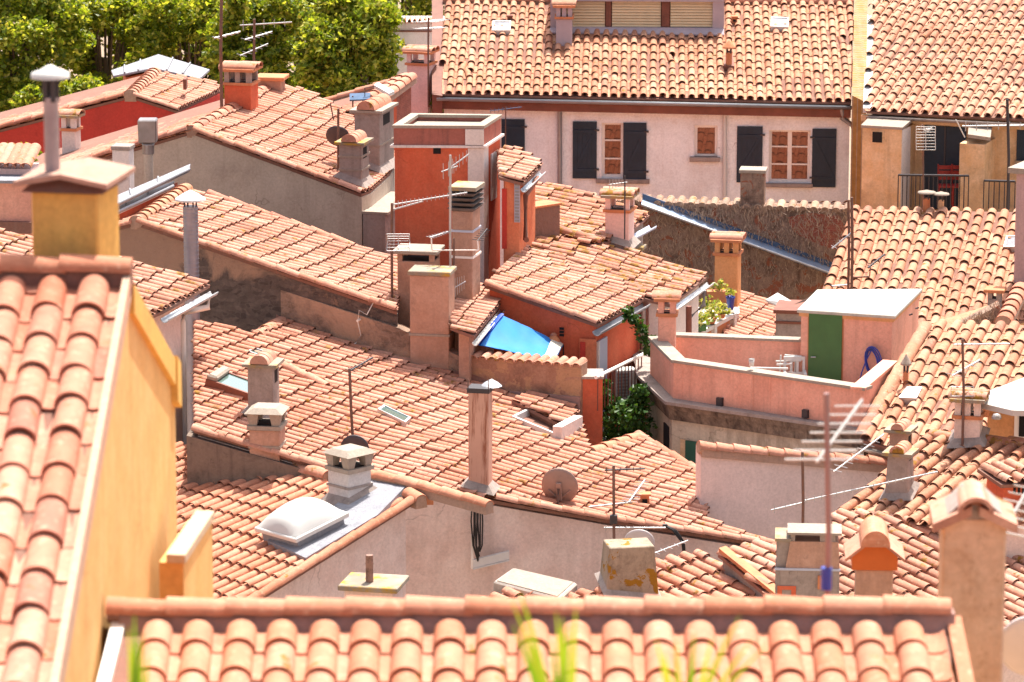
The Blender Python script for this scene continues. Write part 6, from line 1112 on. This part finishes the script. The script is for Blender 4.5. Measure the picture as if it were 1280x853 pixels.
p0,p1=gA+pGb.V*.02,gA+pGb.V*kb; MB().hexa([p0-d-Z*.16,p0+d*1.6-Z*.16,p1+d*1.6-Z*.16,p1-d-Z*.16],[p0-d-Z*.01,p0+d*1.6-Z*.01,p1+d*1.6-Z*.01,p1-d-Z*.01]).build('rake_band',P_YEL,tGf)
m=MB(); p1=gA+pGb.V*kb; m.hexa([p1-d*2-Z*.25,p1+d*2.2-Z*.25,p1+d*2.2-Z*.25-pGb.V*.25,p1-d*2-Z*.25-pGb.V*.25],[p1-d*2+Z*.01,p1+d*2.2+Z*.01,p1+d*2.2-pGb.V*.25+Z*.01,p1-d*2-pGb.V*.25+Z*.01]); m.build('eave_bracket',P_YEL,tGf)
caps('ridge_tiles',[gL+Z*.06,gA+Z*.06+pG.U*.02],TB,tGf,.085,.34,True,14,DMORT)
# lower annex wall of the near house
wx=gA.x+.012; p=at(228,700,21.7); x0=p.x-.0; tAn=thing('annex_wall','low orange annex wall with a sloping pale coping, beside the near gable','wall',(x0,21.9,0)); za,zb=at(226,692,21.6).z,at(266,636,22.2).z
A_,B_=at(229,693,20.3),at(265,640,21.4); lv_=Vector((-.10,.02,0)); tAn.location=(A_.x,A_.y,0)
MB().prism([A_-Z*.05,B_-Z*.05,B_+lv_*1.3-Z*.05,A_+lv_*1.3-Z*.05],(0,0,-12)).build('wall',P_ORG,tAn); MB().prism([A_+Vector((.012,-.02,0)),B_+Vector((.012,.02,0)),B_+lv_*.9+Vector((0,.02,0)),A_+lv_*.9+Vector((0,-.02,0))],(0,0,-.045)).build('coping',plaster('cream_coping',(.50,.38,.27),(.5,.36,.28),.3),tAn)
# yellow chimney with a flue
c=chimney('yellow plastered chimney under a broad pink slab, on the near ridge',19.7,82,334,240,86,.4,P_YEL,None,rot=-10,bury=.3); h_,w_=c['h'],c['w']/2; o_=.04
MB().hexa([(-w_-o_,-o_,h_),(w_+o_,-o_,h_),(w_+o_,.4+o_,h_),(-w_-o_,.4+o_,h_)],[(-w_*.9,.03,h_+.055),(w_*.9,.03,h_+.055),(w_*.9,.37,h_+.055),(-w_*.9,.37,h_+.055)]).lbuild('cement_bed',DMORT,c)
MB().hexa([(-w_-o_-.03,-o_-.03,h_+.03),(0,-o_-.03,h_+.075),(w_+o_+.03,-o_-.03,h_+.03),(w_+o_+.03,.43+o_,h_+.03),(0,.43+o_,h_+.075),(-w_-o_-.03,.43+o_,h_+.03)],[(-w_-o_-.03,-o_-.03,h_+.055),(0,-o_-.03,h_+.10),(w_+o_+.03,-o_-.03,h_+.055),(w_+o_+.03,.43+o_,h_+.055),(0,.43+o_,h_+.10),(-w_-o_-.03,.43+o_,h_+.055)]).lbuild('cap_slab',plaster('pink_slab',(.42,.25,.19),(.28,.16,.12),.3,sc=4),c)
flue('grey metal flue with a scalloped white cap on the yellow chimney',19.85,66,222,122,19,paint('grey_flue',(.36,.29,.30),.5,.4,.2),'shade',WHITE,bury=.25)
# weeds close to the camera
m=MB(); m.box(-3,3,10.4,11.6,12,20.22); tw=thing('parapet_wall','low rough parapet below the camera, where the weeds root','wall',(0,11,12)); m.build('wall',S_RED,tw); MB().box(-3.05,3.05,10.35,11.65,20.22,20.3).build('coping',CONCR,tw)
def weed(label,px,tips,Y=11.0):
    t=thing('weed_tuft',label,'weed',(at(px,900,Y).x,Y,20.3),0,'weeds sprouting in front of the near roof')
    m=MB()
    for tx,ty in tips:
        tip=at(tx,ty,Y+random.uniform(-.15,.15)); b=Vector((at(px,900,Y).x+random.gauss(0,.015),Y+random.gauss(0,.02),20.28)); n=7; pts=[]; bend=(tip.x-b.x)*.5
        for i in range(n+1): f=i/n; q=b+(tip-b)*f; q.x=b.x+(tip.x-b.x)*f**1.8; pts.append((q,.017*(1-f**2)+.001))
        vs=[]; 
        for q,w_ in pts: vs+=[q-Vector((w_,0,0)),q+Vector((0,w_*.5,0)),q+Vector((w_,0,0))]
        m.add(vs,[[3*i+k,3*i+k+1,3*i+k+4,3*i+k+3] for i in range(n) for k in (0,1)],True)
    addrnd(m.build('blades',GRASS,t,recalc=False),14); MB().lathe([(.02,0),(.012,.03),(.001,.05)],(at(px,900,Y).x,Y,20.29),8).build('crown_root',BARK,t)
weed('tall bright green grass tuft in front of the ridge, centre',700,[(703,772),(695,765),(712,780),(650,740),(640,780),(706,790),(690,800),(720,760),(640,752)]); weed('yellow green grass sprays at the lower right centre',850,[(868,790),(845,800),(890,798),(925,770),(940,800),(830,815),(960,805),(820,800)]); weed('grass blades in the lower left corner by the orange wall',166,[(160,785),(172,800),(178,790),(168,770),(185,820)],10.9)
# ================================================================== ground, light, camera
m=MB(); xs=[-400,-60,-15,0,15,60,400]; ys=[(-40,20.4),(5,20.4),(9.6,19),(13,12),(22,9.5),(34,2),(50,0),(90,0),(160,0),(600,0),(2500,0)]
vs=[(x,y,z-(.0 if abs(x)<100 else .5)) for y,z in ys for x in xs]; n=len(xs); m.add(vs,[[j*n+i,j*n+i+1,(j+1)*n+i+1,(j+1)*n+i] for j in range(len(ys)-1) for i in range(n-1)],True)
g=m.build('ground',plaster('dry_ground',(.28,.2,.14),amt=.5),None); tag(g,kind='structure')
w=bpy.data.worlds.new('World'); sc.world=w; w.use_nodes=True; nt=w.node_tree; nt.nodes.clear(); sk=nt.nodes.new('ShaderNodeTexSky'); sk.sky_type='NISHITA'; sk.sun_disc=False; sk.air_density=.7; sk.dust_density=4.5; sk.ozone_density=.3
AZ,EL=float(SUN_AZ),float(SUN_EL); sk.sun_elevation=R(EL); sk.sun_rotation=R(AZ); bg=nt.nodes.new('ShaderNodeBackground'); bg.inputs[1].default_value=SKY; ow=nt.nodes.new('ShaderNodeOutputWorld'); hs=nt.nodes.new('ShaderNodeHueSaturation'); hs.inputs['Saturation'].default_value=.6; nt.links.new(sk.outputs[0],hs.inputs['Color']); nt.links.new(hs.outputs[0],bg.inputs[0]); nt.links.new(bg.outputs[0],ow.inputs[0])
L=bpy.data.lights.new('sun','SUN'); L.energy=SUN; L.angle=R(.53); L.color=(1,.95,.86); lo=bpy.data.objects.new('sun',L); COL.objects.link(lo); lo.location=(0,0,80)
sd=Vector((math.sin(R(AZ))*math.cos(R(EL)),math.cos(R(AZ))*math.cos(R(EL)),math.sin(R(EL)))); lo.rotation_euler=sd.to_track_quat('Z','Y').to_euler()
cam=bpy.data.cameras.new('camera'); co=bpy.data.objects.new('camera',cam); COL.objects.link(co); co.location=CAM; co.rotation_euler=(math.pi/2-P,0,0); cam.sensor_width=36; cam.lens=36*F/1280; cam.clip_start=.5; cam.clip_end=5000
cam.dof.use_dof=True; cam.dof.focus_distance=64; cam.dof.aperture_fstop=FSTOP; sc.camera=co
vs_=sc.view_settings; vs_.view_transform='Standard'; vs_.look='None'; vs_.exposure=EXPO; vs_.gamma=1; vs_.use_curve_mapping=False
sc.cycles.max_bounces=6; sc.cycles.diffuse_bounces=3; sc.cycles.use_denoising=True
